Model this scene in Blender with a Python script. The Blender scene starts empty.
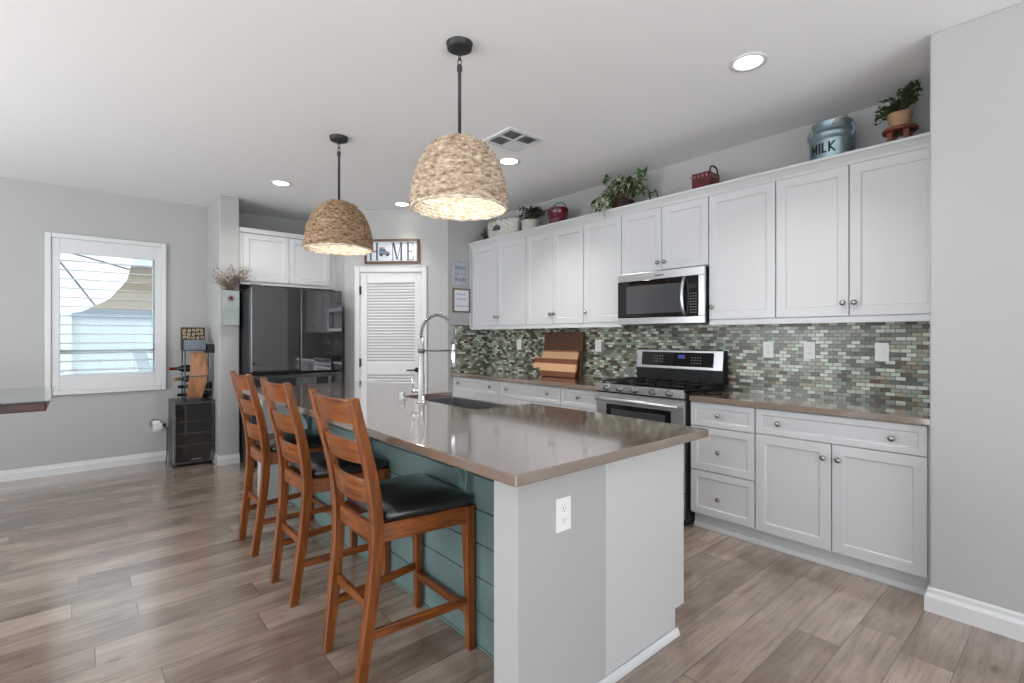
import bpy, bmesh, math, random
from mathutils import Matrix, Vector
PI = math.pi
scene = bpy.context.scene
COL = scene.collection

# ------------------------------------------------------------------ camera
cam_data = bpy.data.cameras.new('camera')
cam = bpy.data.objects.new('camera', cam_data)
COL.objects.link(cam)
cam.location = (0, 0, 1.31)
cam.rotation_euler = (math.radians(90), 0, math.radians(49.12 - 90))
cam_data.sensor_width = 36
cam_data.sensor_fit = 'HORIZONTAL'
cam_data.lens = 36 * 499.5 / 1024
cam_data.shift_y = -4.4 / 1024
cam_data.clip_start = 0.05
scene.camera = cam

# ------------------------------------------------------------------ world, daylight, exposure
world = bpy.data.worlds.new('world')
scene.world = world
world.use_nodes = True
wn = world.node_tree.nodes
bg = wn['Background']
bg.inputs['Color'].default_value = (0.88, 0.94, 1.0, 1)
bg.inputs['Strength'].default_value = 2.2
vs = scene.view_settings
vs.view_transform = 'Standard'
vs.look = 'None'
vs.exposure = 0.15
vs.gamma = 1.0
vs.use_curve_mapping = False


def area_light(name, loc, rot, sx, sy, power, color=(1, 1, 1), shape='RECTANGLE', spread=None):
    d = bpy.data.lights.new(name, 'AREA')
    d.shape = shape
    d.size = sx
    if shape == 'RECTANGLE':
        d.size_y = sy
    d.energy = power
    d.color = color
    if spread:
        d.spread = spread
    o = bpy.data.objects.new(name, d)
    o.location = loc
    o.rotation_euler = rot
    COL.objects.link(o)
    return o


# daylight coming in through the glazed openings of the living side (left wall)
area_light('daylight_left', (-3.19, -0.2, 1.25), (0, -PI / 2, 0), 2.3, 3.4, 6, (0.93, 0.97, 1.0))
area_light('daylight_left_far', (-3.19, 3.9, 1.45), (0, -PI / 2, 0), 1.7, 2.1, 78, (0.93, 0.97, 1.0))
area_light('rear_ceiling_fill', (0.2, -3.95, 1.1), (PI / 2 + 0.7, 0, 0), 4.6, 2.2, 54, (0.93, 0.97, 1.0), spread=2.4)  # added panel outside the rear opening, tilted up to brighten the ceiling

# high sun over the left side of the house: lights the patio and a patch of floor inside the left openings
sun_d = bpy.data.lights.new('sun', 'SUN')
sun_d.energy = 17
sun_d.angle = 0.02
sun_d.color = (0.90, 0.955, 1.0)
sun = bpy.data.objects.new('sun', sun_d)
sun.rotation_euler = Vector((0.56, -0.14, -0.82)).to_track_quat('-Z', 'Y').to_euler()
COL.objects.link(sun)


# ------------------------------------------------------------------ materials
def lin(c):
    def f(v):
        v /= 255.0
        return v / 12.92 if v <= 0.04045 else ((v + 0.055) / 1.055) ** 2.4
    return (f(c[0]), f(c[1]), f(c[2]), 1)


def mat(name, color, rough=0.5, metal=0.0, spec=0.5, coat=0.0, coat_rough=0.05, noise=None, bump=None,
        emit=None, emit_strength=0.0, transmission=0.0, ior=1.45, aniso=None):
    """noise=(scale, color2, (sx,sy,sz)) varies the colour; bump=(scale, strength, (sx,sy,sz))"""
    m = bpy.data.materials.new(name)
    m.use_nodes = True
    nt = m.node_tree
    b = nt.nodes['Principled BSDF']
    b.inputs['Base Color'].default_value = lin(color)
    b.inputs['Roughness'].default_value = rough
    b.inputs['Metallic'].default_value = metal
    b.inputs['Specular IOR Level'].default_value = spec
    b.inputs['Coat Weight'].default_value = coat
    b.inputs['Coat Roughness'].default_value = coat_rough
    b.inputs['IOR'].default_value = ior
    b.inputs['Coat IOR'].default_value = max(1.5, ior)
    b.inputs['Transmission Weight'].default_value = transmission
    if emit:
        b.inputs['Emission Color'].default_value = lin(emit)
        b.inputs['Emission Strength'].default_value = emit_strength
    if noise or bump:
        tc = nt.nodes.new('ShaderNodeTexCoord')
    if noise:
        mp = nt.nodes.new('ShaderNodeMapping')
        mp.inputs['Scale'].default_value = noise[2] if len(noise) > 2 else (1, 1, 1)
        nz = nt.nodes.new('ShaderNodeTexNoise')
        nz.inputs['Scale'].default_value = noise[0]
        nz.inputs['Detail'].default_value = 6
        nz.inputs['Roughness'].default_value = 0.6
        rp = nt.nodes.new('ShaderNodeValToRGB')
        rp.color_ramp.elements[0].position = 0.32
        rp.color_ramp.elements[1].position = 0.68
        rp.color_ramp.elements[0].color = lin(color)
        rp.color_ramp.elements[1].color = lin(noise[1])
        nt.links.new(tc.outputs['Object'], mp.inputs['Vector'])
        nt.links.new(mp.outputs['Vector'], nz.inputs['Vector'])
        nt.links.new(nz.outputs['Fac'], rp.inputs['Fac'])
        nt.links.new(rp.outputs['Color'], b.inputs['Base Color'])
    if bump:
        mp2 = nt.nodes.new('ShaderNodeMapping')
        mp2.inputs['Scale'].default_value = bump[2] if len(bump) > 2 else (1, 1, 1)
        nz2 = nt.nodes.new('ShaderNodeTexNoise')
        nz2.inputs['Scale'].default_value = bump[0]
        nz2.inputs['Detail'].default_value = 4
        bp = nt.nodes.new('ShaderNodeBump')
        bp.inputs['Strength'].default_value = bump[1]
        bp.inputs['Distance'].default_value = 0.002
        nt.links.new(tc.outputs['Object'], mp2.inputs['Vector'])
        nt.links.new(mp2.outputs['Vector'], nz2.inputs['Vector'])
        nt.links.new(nz2.outputs['Fac'], bp.inputs['Height'])
        nt.links.new(bp.outputs['Normal'], b.inputs['Normal'])
    return m


def floor_material():
    m = bpy.data.materials.new('oak_planks')
    m.use_nodes = True
    nt = m.node_tree
    N, L = nt.nodes, nt.links
    b = N['Principled BSDF']
    tc = N.new('ShaderNodeTexCoord')
    br = N.new('ShaderNodeTexBrick')
    br.offset = 0.0
    br.inputs['Scale'].default_value = 1
    br.inputs['Brick Width'].default_value = 1.22
    br.inputs['Row Height'].default_value = 0.172
    br.inputs['Mortar Size'].default_value = 0.0016
    br.inputs['Mortar Smooth'].default_value = 0.2
    br.inputs['Color1'].default_value = (0, 0, 0, 1)
    br.inputs['Color2'].default_value = (1, 1, 1, 1)
    br.inputs['Mortar'].default_value = (0.5, 0.5, 0.5, 1)
    # every course of boards starts at its own random point
    sx = N.new('ShaderNodeSeparateXYZ'); L.new(tc.outputs['Object'], sx.inputs[0])
    dv = N.new('ShaderNodeMath'); dv.operation = 'DIVIDE'; dv.inputs[1].default_value = 0.172
    L.new(sx.outputs['Y'], dv.inputs[0])
    fl = N.new('ShaderNodeMath'); fl.operation = 'FLOOR'; L.new(dv.outputs[0], fl.inputs[0])
    wnz = N.new('ShaderNodeTexWhiteNoise'); wnz.noise_dimensions = '1D'; L.new(fl.outputs[0], wnz.inputs['W'])
    ml = N.new('ShaderNodeMath'); ml.operation = 'MULTIPLY'; ml.inputs[1].default_value = 1.22; L.new(wnz.outputs['Value'], ml.inputs[0])
    ad = N.new('ShaderNodeMath'); ad.operation = 'ADD'; L.new(sx.outputs['X'], ad.inputs[0]); L.new(ml.outputs[0], ad.inputs[1])
    cbx = N.new('ShaderNodeCombineXYZ'); L.new(ad.outputs[0], cbx.inputs['X']); L.new(sx.outputs['Y'], cbx.inputs['Y'])
    L.new(cbx.outputs[0], br.inputs['Vector'])
    # grain, stretched along the boards and shifted per board
    add = N.new('ShaderNodeVectorMath'); add.operation = 'ADD'
    sc = N.new('ShaderNodeVectorMath'); sc.operation = 'SCALE'
    sc.inputs['Scale'].default_value = 7.0
    L.new(br.outputs['Color'], sc.inputs[0])
    L.new(tc.outputs['Object'], add.inputs[0])
    L.new(sc.outputs['Vector'], add.inputs[1])
    mp = N.new('ShaderNodeMapping'); mp.inputs['Scale'].default_value = (1.1, 13, 1)
    L.new(add.outputs['Vector'], mp.inputs['Vector'])
    n1 = N.new('ShaderNodeTexNoise'); n1.inputs['Scale'].default_value = 2.2
    n1.inputs['Detail'].default_value = 8; n1.inputs['Roughness'].default_value = 0.72; n1.inputs['Distortion'].default_value = 0.25
    L.new(mp.outputs['Vector'], n1.inputs['Vector'])
    mp3 = N.new('ShaderNodeMapping'); mp3.inputs['Scale'].default_value = (1.6, 3.4, 1)
    L.new(add.outputs['Vector'], mp3.inputs['Vector'])
    n2 = N.new('ShaderNodeTexNoise'); n2.inputs['Scale'].default_value = 1.6; n2.inputs['Detail'].default_value = 5
    L.new(mp3.outputs['Vector'], n2.inputs['Vector'])
    r1 = N.new('ShaderNodeValToRGB')
    e = r1.color_ramp.elements
    e[0].position = 0.28; e[0].color = lin((138, 119, 105))
    e[1].position = 0.72; e[1].color = lin((200, 183, 168))
    k = r1.color_ramp.elements.new(0.5); k.color = lin((178, 159, 144))
    L.new(n1.outputs['Fac'], r1.inputs['Fac'])
    r2 = N.new('ShaderNodeValToRGB')
    r2.color_ramp.elements[0].position = 0.3; r2.color_ramp.elements[0].color = lin((188, 180, 175))
    r2.color_ramp.elements[1].position = 0.62; r2.color_ramp.elements[1].color = (1, 1, 1, 1)
    L.new(n2.outputs['Fac'], r2.inputs['Fac'])
    mx = N.new('ShaderNodeMix'); mx.data_type = 'RGBA'; mx.blend_type = 'MULTIPLY'
    mx.inputs['Factor'].default_value = 0.85
    L.new(r1.outputs['Color'], mx.inputs['A']); L.new(r2.outputs['Color'], mx.inputs['B'])
    # whole-board tone
    r3 = N.new('ShaderNodeValToRGB')
    r3.color_ramp.elements[0].color = lin((196, 190, 186)); r3.color_ramp.elements[1].color = (1, 1, 1, 1)
    L.new(br.outputs['Color'], r3.inputs['Fac'])
    mx2 = N.new('ShaderNodeMix'); mx2.data_type = 'RGBA'; mx2.blend_type = 'MULTIPLY'
    mx2.inputs['Factor'].default_value = 1
    L.new(mx.outputs['Result'], mx2.inputs['A']); L.new(r3.outputs['Color'], mx2.inputs['B'])
    # seams
    mpk = N.new('ShaderNodeMapping'); mpk.inputs['Scale'].default_value = (1.0, 2.2, 1)
    L.new(add.outputs['Vector'], mpk.inputs['Vector'])
    vk = N.new('ShaderNodeTexVoronoi'); vk.inputs['Scale'].default_value = 1.5
    L.new(mpk.outputs['Vector'], vk.inputs['Vector'])
    rk = N.new('ShaderNodeValToRGB')
    rk.color_ramp.elements[0].position = 0.01; rk.color_ramp.elements[0].color = lin((120, 104, 94))
    rk.color_ramp.elements[1].position = 0.075; rk.color_ramp.elements[1].color = (1, 1, 1, 1)
    L.new(vk.outputs['Distance'], rk.inputs['Fac'])
    mxk = N.new('ShaderNodeMix'); mxk.data_type = 'RGBA'; mxk.blend_type = 'MULTIPLY'; mxk.inputs['Factor'].default_value = 0.8
    L.new(mx2.outputs['Result'], mxk.inputs['A']); L.new(rk.outputs['Color'], mxk.inputs['B'])
    mx3 = N.new('ShaderNodeMix'); mx3.data_type = 'RGBA'
    L.new(br.outputs['Fac'], mx3.inputs['Factor'])
    L.new(mxk.outputs['Result'], mx3.inputs['A']); mx3.inputs['B'].default_value = lin((84, 70, 62))
    L.new(mx3.outputs['Result'], b.inputs['Base Color'])
    b.inputs['Roughness'].default_value = 0.24
    b.inputs['Coat Weight'].default_value = 0.9
    b.inputs['Coat Roughness'].default_value = 0.13
    b.inputs['Specular IOR Level'].default_value = 0.5
    bp = N.new('ShaderNodeBump'); bp.inputs['Strength'].default_value = 0.12; bp.inputs['Distance'].default_value = 0.002
    L.new(n1.outputs['Fac'], bp.inputs['Height'])
    L.new(bp.outputs['Normal'], b.inputs['Normal'])
    return m


def mosaic_material(name, axis):
    """glass brick mosaic; axis = which world axis runs along the wall"""
    m = bpy.data.materials.new(name)
    m.use_nodes = True
    nt = m.node_tree
    N, L = nt.nodes, nt.links
    b = N['Principled BSDF']
    tc = N.new('ShaderNodeTexCoord')
    sp = N.new('ShaderNodeSeparateXYZ'); cb = N.new('ShaderNodeCombineXYZ')
    L.new(tc.outputs['Object'], sp.inputs[0])
    L.new(sp.outputs[axis], cb.inputs['X']); L.new(sp.outputs['Z'], cb.inputs['Y'])
    br = N.new('ShaderNodeTexBrick')
    br.offset = 0.5
    br.inputs['Scale'].default_value = 1
    br.inputs['Brick Width'].default_value = 0.0515
    br.inputs['Row Height'].default_value = 0.0243
    br.inputs['Mortar Size'].default_value = 0.0016
    br.inputs['Mortar Smooth'].default_value = 0.0
    br.inputs['Color1'].default_value = (0, 0, 0, 1)
    br.inputs['Color2'].default_value = (1, 1, 1, 1)
    L.new(cb.outputs[0], br.inputs['Vector'])
    rp = N.new('ShaderNodeValToRGB')
    rp.color_ramp.interpolation = 'CONSTANT'
    cols = [(0.0, (78, 86, 76)), (0.10, (150, 158, 142)), (0.22, (114, 118, 104)), (0.32, (206, 214, 198)),
            (0.44, (140, 147, 136)), (0.54, (92, 72, 56)), (0.60, (164, 160, 138)), (0.70, (92, 100, 90)),
            (0.78, (188, 200, 184)), (0.88, (124, 114, 94)), (0.94, (146, 158, 146))]
    e = rp.color_ramp.elements
    e[0].position, e[0].color = cols[0][0], lin(cols[0][1])
    e[1].position, e[1].color = cols[1][0], lin(cols[1][1])
    for p, c in cols[2:]:
        k = e.new(p); k.color = lin(c)
    L.new(br.outputs['Color'], rp.inputs['Fac'])
    mx = N.new('ShaderNodeMix'); mx.data_type = 'RGBA'
    L.new(br.outputs['Fac'], mx.inputs['Factor'])
    L.new(rp.outputs['Color'], mx.inputs['A']); mx.inputs['B'].default_value = lin((70, 72, 62))
    L.new(mx.outputs['Result'], b.inputs['Base Color'])
    mr = N.new('ShaderNodeMapRange')
    mr.inputs['To Min'].default_value = 0.24; mr.inputs['To Max'].default_value = 0.6
    L.new(br.outputs['Fac'], mr.inputs['Value'])
    L.new(mr.outputs['Result'], b.inputs['Roughness'])
    bp = N.new('ShaderNodeBump'); bp.inputs['Strength'].default_value = 0.5; bp.inputs['Distance'].default_value = 0.002
    bp.invert = True
    L.new(br.outputs['Fac'], bp.inputs['Height']); L.new(bp.outputs['Normal'], b.inputs['Normal'])
    return m


def wood_material(name, c1, c2, scale=(1, 12, 12), rough=0.35, coat=0.3, nscale=3.0):
    return mat(name, c1, rough=rough, coat=coat, coat_rough=0.12, noise=(nscale, c2, scale))


M = dict(
    wall=mat('grey_wall_paint', (176, 176, 175), rough=0.75, spec=0.3, bump=(90, 0.06)),
    ceiling=mat('white_ceiling_paint', (236, 236, 237), rough=0.85, spec=0.2, bump=(60, 0.08)),
    trim=mat('white_trim_paint', (212, 213, 214), rough=0.35),
    cabinet=mat('white_cabinet_lacquer', (200, 201, 203), rough=0.38),
    deck=mat('bounce_cut_board', (116, 110, 102), rough=0.85),  # dark so the unseen cabinet tops bounce less light
    floor=floor_material(),
    mosaic_y=mosaic_material('glass_mosaic_long', 'Y'),
    mosaic_x=mosaic_material('glass_mosaic_short', 'X'),
    quartz=mat('brown_quartz', (126, 107, 94), rough=0.14, spec=0.5, ior=1.85, coat=1.0, coat_rough=0.07),
    green=mat('sea_green_paint', (104, 126, 124), rough=0.5),
    stool=wood_material('honey_brown_wood', (86, 41, 13), (148, 82, 31), (14, 14, 1.2), rough=0.32, coat=0.10),
    stool_h=wood_material('honey_brown_wood_across', (86, 41, 13), (148, 82, 31), (2.2, 2.2, 20), rough=0.32, coat=0.10),
    leather=mat('black_leather', (20, 20, 22), rough=0.3, spec=0.7, coat=0.7, coat_rough=0.16, bump=(220, 0.12)),
    steel=mat('brushed_steel', (196, 197, 199), rough=0.28, metal=1.0),
    steel_dark=mat('dark_steel', (120, 122, 126), rough=0.3, metal=1.0),
    chrome=mat('chrome', (214, 216, 218), rough=0.07, metal=1.0),
    nickel=mat('satin_nickel', (158, 156, 154), rough=0.25, metal=1.0),
    black_gloss=mat('black_gloss', (9, 9, 10), rough=0.06, spec=0.7),
    black=mat('black_matte', (18, 18, 19), rough=0.5),
    iron=mat('dark_bronze', (62, 62, 63), rough=0.5, metal=0.6),
    fridge=mat('black_stainless', (38, 38, 40), rough=0.04, metal=0.0, spec=1.0, coat=1.0, coat_rough=0.02),
    fridge_edge=mat('black_stainless_edge', (84, 84, 87), rough=0.3, metal=1.0),
    sink=mat('sink_grey', (118, 119, 122), rough=0.35, metal=0.55),
    glass=mat('clear_glass', (245, 250, 250), rough=0.0, transmission=1.0, ior=1.45),
    smoke=mat('smoked_glass', (30, 31, 32), rough=0.04, spec=0.9, coat=1.0),
    plastic=mat('white_plastic', (236, 236, 235), rough=0.35),
    slot=mat('dark_slot', (50, 50, 50), rough=0.6),
    lamp=mat('lamp_glow', (255, 252, 246), emit=(255, 250, 240), emit_strength=9.0),
    bulb=mat('warm_bulb', (255, 238, 205), emit=(255, 232, 196), emit_strength=8.0),
    straw=mat('seagrass', (224, 206, 184), rough=0.8, spec=0.2, noise=(32, (128, 102, 80), (1, 1, 2.2))),
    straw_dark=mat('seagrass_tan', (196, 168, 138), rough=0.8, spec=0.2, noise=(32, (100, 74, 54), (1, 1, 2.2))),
    straw_in=mat('seagrass_pale', (238, 232, 220), rough=0.8, spec=0.2, noise=(30, (186, 168, 146), (1, 1, 2.2))),
)


# ------------------------------------------------------------------ mesh helpers
class MB:
    """collects shapes into one mesh"""
    def __init__(self, T=None):
        self.bm = bmesh.new()
        self.T = T or Matrix.Identity(4)
        self.mi = 0

    def _v(self, p):
        return self.bm.verts.new(self.T @ Vector(p))

    def _f(self, vs, smooth=False):
        try:
            f = self.bm.faces.new(vs)
        except ValueError:
            return None
        f.material_index = self.mi
        f.smooth = smooth
        return f

    def box(self, x0, x1, y0, y1, z0, z1):
        v = [self._v(p) for p in ((x0, y0, z0), (x1, y0, z0), (x1, y1, z0), (x0, y1, z0),
                                  (x0, y0, z1), (x1, y0, z1), (x1, y1, z1), (x0, y1, z1))]
        for q in ((0, 3, 2, 1), (4, 5, 6, 7), (0, 1, 5, 4), (1, 2, 6, 5), (2, 3, 7, 6), (3, 0, 4, 7)):
            self._f([v[i] for i in q])
        return self

    def prism(self, pts, lo, hi, axis='Z'):
        """extrude a 2-D outline along an axis"""
        def P(a, b, h):
            return (a, b, h) if axis == 'Z' else ((a, h, b) if axis == 'Y' else (h, a, b))
        A = [self._v(P(a, b, lo)) for a, b in pts]
        B = [self._v(P(a, b, hi)) for a, b in pts]
        n = len(pts)
        self._f(A[::-1]); self._f(B)
        for i in range(n):
            self._f([A[i], A[(i + 1) % n], B[(i + 1) % n], B[i]])
        return self

    def lathe(self, prof, c=(0, 0, 0), n=32, R=None, cap=True, smooth=True):
        """prof: (radius, height) pairs about a local Z axis at c; R optional rotation matrix"""
        R = R or Matrix.Identity(3)
        c = Vector(c)
        rings = []
        for r, h in prof:
            if r < 1e-6:
                rings.append([self._v(c + R @ Vector((0, 0, h)))])
            else:
                rings.append([self._v(c + R @ Vector((r * math.cos(2 * PI * k / n), r * math.sin(2 * PI * k / n), h))) for k in range(n)])
        for a, b in zip(rings, rings[1:]):
            for k in range(n):
                k2 = (k + 1) % n
                if len(a) == 1 and len(b) == 1:
                    continue
                if len(a) == 1:
                    self._f([a[0], b[k2], b[k]], smooth)
                elif len(b) == 1:
                    self._f([a[k], a[k2], b[0]], smooth)
                else:
                    self._f([a[k], a[k2], b[k2], b[k]], smooth)
        if cap:
            if len(rings[0]) > 1: self._f(rings[0][::-1])
            if len(rings[-1]) > 1: self._f(rings[-1])
        return self

    def cyl(self, p0, p1, r, r1=None, n=20):
        p0, p1 = Vector(p0), Vector(p1)
        d = p1 - p0
        R = Vector((0, 0, 1)).rotation_difference(d.normalized()).to_matrix()
        return self.lathe([(r, 0), (r if r1 is None else r1, d.length)], p0, n, R)

    def ball(self, c, r, n=16, sz=1.0):
        prof = [(r * math.sin(PI * k / 8) if 0 < k < 8 else 0, -r * sz * math.cos(PI * k / 8)) for k in range(9)]
        return self.lathe(prof, c, n, cap=False)

    def tube(self, path, r, n=10, closed=False):
        pts = [Vector(p) for p in path]
        rr = r if isinstance(r, (list, tuple)) else [r] * len(pts)
        rings = []
        up = None
        for i, p in enumerate(pts):
            if closed:
                t = (pts[(i + 1) % len(pts)] - pts[i - 1]).normalized()
            else:
                t = (pts[min(i + 1, len(pts) - 1)] - pts[max(i - 1, 0)]).normalized()
            if up is None:
                up = Vector((0, 0, 1)) if abs(t.z) < 0.9 else Vector((1, 0, 0))
            a = t.cross(up)
            if a.length < 1e-4:
                a = t.cross(Vector((0.3, 1, 0.2)))
            a.normalize()
            b = a.cross(t).normalized()
            up = b
            rings.append([self._v(p + a * rr[i] * math.cos(2 * PI * k / n) + b * rr[i] * math.sin(2 * PI * k / n)) for k in range(n)])
        m = len(rings)
        for i in range(m if closed else m - 1):
            A, B = rings[i], rings[(i + 1) % m]
            for k in range(n):
                self._f([A[k], A[(k + 1) % n], B[(k + 1) % n], B[k]], True)
        if not closed:
            self._f(rings[0][::-1]); self._f(rings[-1])
        return self

    def sweep_rect(self, secs):
        """loft through rectangular sections, each a list of 4 points"""
        R = [[self._v(p) for p in s] for s in secs]
        self._f(R[0][::-1]); self._f(R[-1])
        for a, b in zip(R, R[1:]):
            for k in range(4):
                self._f([a[k], a[(k + 1) % 4], b[(k + 1) % 4], b[k]])
        return self

    def panel(self, u0, u1, v0, v1, w0, w1, rail=0.057, depth=0.009, slope=0.006, bot=None):
        """shaker front: u across, v up, w outward (front at w1) with a recessed field"""
        self.box(u0, u1, v0, v1, w0, w1 - depth)   # local axes (u, v, w)
        a = [(u0, v0), (u1, v0), (u1, v1), (u0, v1)]
        r = rail
        b = [(u0 + r, v0 + r), (u1 - r, v0 + r), (u1 - r, v1 - r), (u0 + r, v1 - r)]
        s = r + slope
        c = [(u0 + s, v0 + s), (u1 - s, v0 + s), (u1 - s, v1 - s), (u0 + s, v1 - s)]
        A0 = [self._v((p[0], p[1], w1 - depth)) for p in a]
        A = [self._v((p[0], p[1], w1)) for p in a]
        B = [self._v((p[0], p[1], w1)) for p in b]
        Cc = [self._v((p[0], p[1], w1 - depth + 0.0005)) for p in c]
        for i in range(4):
            j = (i + 1) % 4
            self._f([A0[i], A0[j], A[j], A[i]])
            self._f([A[i], A[j], B[j], B[i]])
            self._f([B[i], B[j], Cc[j], Cc[i]])
        self._f(Cc)
        return self

    def build(self, name, m, parent=None, bevel=0.0, seg=2, loc=None, sharp=None, recalc=True, solid=None):
        bm = self.bm
        if recalc:
            bmesh.ops.recalc_face_normals(bm, faces=bm.faces)
        off = Vector(loc) if loc is not None else Vector((0, 0, 0))
        if parent is not None:
            off = Vector(parent.get('_w', (0, 0, 0)))
        bmesh.ops.translate(bm, verts=bm.verts, vec=-off)
        me = bpy.data.meshes.new(name)
        bm.to_mesh(me)
        bm.free()
        for mm in (m if isinstance(m, (list, tuple)) else [m]):
            me.materials.append(mm)
        if sharp:
            for p in me.polygons:
                p.use_smooth = True
            me.set_sharp_from_angle(angle=math.radians(sharp))
        o = bpy.data.objects.new(name, me)
        COL.objects.link(o)
        o['_w'] = tuple(off)
        if parent is not None:
            o.parent = parent
        else:
            o.location = off
        if bevel:
            md = o.modifiers.new('edge', 'BEVEL')
            md.width = bevel
            md.segments = seg
            md.limit_method = 'ANGLE'
            md.angle_limit = math.radians(35)
        return o


def tag(o, label, cat, group=None):
    o['label'] = label
    o['category'] = cat
    if group:
        o['group'] = group
    return o


def thing(name, loc, label, cat, group=None):
    o = bpy.data.objects.new(name, None)
    o.empty_display_size = 0.05
    o.location = loc
    o['_w'] = tuple(loc)
    COL.objects.link(o)
    return tag(o, label, cat, group)


def struct(name, mb, m, parent=None, **kw):
    o = mb.build(name, m, parent, **kw)
    if parent is None:
        o['kind'] = 'structure'
    return o


def dup(root, loc, label=None):
    r = root.copy()
    COL.objects.link(r)
    r.location = loc
    if label:
        r['label'] = label
    for ch in list(root.children):
        c = ch.copy()
        COL.objects.link(c)
        c.parent = r
        for g in list(ch.children):
            d = g.copy()
            COL.objects.link(d)
            d.parent = c
    return r


def frame(origin, u, v, w):
    """matrix that maps local (u, v, w) to world"""
    u, v, w = Vector(u), Vector(v), Vector(w)
    return Matrix(((u.x, v.x, w.x, origin[0]), (u.y, v.y, w.y, origin[1]), (u.z, v.z, w.z, origin[2]), (0, 0, 0, 1)))


def facing_left(x):      # fronts that look along -X: u = world Y, v = world Z
    return frame((x, 0, 0), (0, 1, 0), (0, 0, 1), (-1, 0, 0))


def facing_room(y):      # fronts that look along -Y: u = world X, v = world Z
    return frame((0, y, 0), (1, 0, 0), (0, 0, 1), (0, -1, 0))


# ------------------------------------------------------------------ the room
CZ = 2.76
XW = 3.77      # cooking wall
XR = 3.08      # near right wall
YW = 6.44      # window wall
YP = 4.72      # short wall at the end of the counter
struct('floor', MB().box(-3.2, 4.2, -3.4, 6.6, -0.1, 0.0), M['floor'])
struct('ceiling', MB().box(-3.2, 4.2, -3.4, 6.6, CZ, CZ + 0.1), M['ceiling'])
# window opening and wall
WX0, WX1, WZ0, WZ1 = -0.20, 0.65, 0.80, 2.255
w = MB()
w.box(-3.2, WX0, YW, YW + 0.14, 0, CZ); w.box(WX1, 1.262, YW, YW + 0.14, 0, CZ)
w.box(WX0, WX1, YW, YW + 0.14, 0, WZ0); w.box(WX0, WX1, YW, YW + 0.14, WZ1, CZ)
struct('wall_back', w, M['wall'])
struct('wall_pillar', MB().box(1.075, 1.262, 5.80, YW, 0, CZ), M['wall'], bevel=0.012)
# fridge recess, pantry front (45 degrees), short wall, cooking wall as one run of plaster
w = MB()
w.box(1.262, 2.40, YW - 0.0, YW + 0.14, 0, CZ)
struct('wall_alcove_back', w, M['wall'])
w = MB(); w.prism([(2.29, 5.563), (2.29, YW), (2.40, YW), (2.40, 5.60)], 0, CZ)
struct('wall_alcove_right', w, M['wall'])
w = MB(); w.prism([(2.29, 5.563), (3.133, 4.72), (3.213, 4.80), (2.37, 5.643)], 0, CZ)
struct('wall_pantry', w, M['wall'])
w = MB(); w.prism([(3.133, YP), (XW, YP), (XW, YP + 0.1), (3.233, YP + 0.1)], 0, CZ)
struct('wall_short', w, M['wall'])
struct('wall_cooking', MB().box(XW, XW + 0.14, 0.4, YP + 0.1, 0, CZ), M['wall'])
w = MB(); w.prism([(XR, -3.4), (XR + 0.12, -3.4), (XR + 0.12, 0.40), (XW, 0.40), (XW, 0.50), (XR, 0.50)], 0, CZ)
struct('wall_right', w, M['wall'], bevel=0.008)
# living side, behind the camera: left wall and rear wall with their glazed openings
w = MB()
for y0, y1 in ((-3.4, -2.0), (1.6, 2.8), (5.0, 6.58)):
    w.box(-3.3, -3.2, y0, y1, 0, CZ)
w.box(-3.3, -3.2, -2.0, 1.6, 2.45, CZ); w.box(-3.3, -3.2, 2.8, 5.0, 2.35, CZ); w.box(-3.3, -3.2, 2.8, 5.0, 0, 0.6)
struct('wall_left', w, M['wall'])
w = MB()
w.box(-3.3, -2.2, -3.5, -3.4, 0, CZ); w.box(2.6, 3.2, -3.5, -3.4, 0, CZ); w.box(-2.2, 2.6, -3.5, -3.4, 2.5, CZ); w.box(-2.2, 2.6, -3.5, -3.4, 0, 0.25)
struct('wall_rear', w, M['wall'])


def baseboard(name, poly, closed=False, h=0.105, t=0.015):
    """extruded profile along a floor polyline; room side is to the left of the direction of travel"""
    mb = MB()
    prof = [(0, 0), (t, 0), (t, h * 0.62), (t * 0.55, h * 0.78), (t * 0.5, h * 0.93), (t * 0.2, h), (0, h)]
    pts = [Vector((p[0], p[1], 0)) for p in poly]
    secs = []
    for i, p in enumerate(pts):
        d0 = (pts[i] - pts[i - 1]).normalized() if i else None
        d1 = (pts[i + 1] - pts[i]).normalized() if i < len(pts) - 1 else None
        n0 = Vector((-d0.y, d0.x, 0)) if d0 else None
        n1 = Vector((-d1.y, d1.x, 0)) if d1 else None
        if n0 and n1:
            nn = (n0 + n1); nn = nn / (nn.dot(n0))
        else:
            nn = n0 or n1
        secs.append([mb._v(p + nn * a + Vector((0, 0, b))) for a, b in prof])
    k = len(prof)
    for A, B in zip(secs, secs[1:]):
        for j in range(k):
            mb._f([A[j], A[(j + 1) % k], B[(j + 1) % k], B[j]])
    mb._f(secs[0]); mb._f(secs[-1][::-1])
    return struct(name, mb, M['trim'])


baseboard('baseboard_back', [(1.262, 5.80), (1.075, 5.80), (1.075, YW), (-3.2, YW)], h=0.1)
baseboard('baseboard_right', [(XR, -3.4), (XR, 0.50), (XR + 0.10, 0.50)], h=0.115, t=0.018)
baseboard('baseboard_pantry', [(2.948, 4.905), (2.29 + 0.084, 5.479)], h=0.001)
bpy.data.objects.remove(bpy.data.objects['baseboard_pantry'])
baseboard('baseboard_pantry', [(3.133, 4.72), (2.966, 4.887)], h=0.1)

# backsplash
struct('wall_backsplash_long', MB().box(XW - 0.008, XW, 0.50, YP, 0.905, 1.46), M['mosaic_y'])
struct('wall_backsplash_short', MB().box(3.172, XW - 0.008, YP - 0.008, YP, 0.905, 1.447), M['mosaic_x'])

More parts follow.
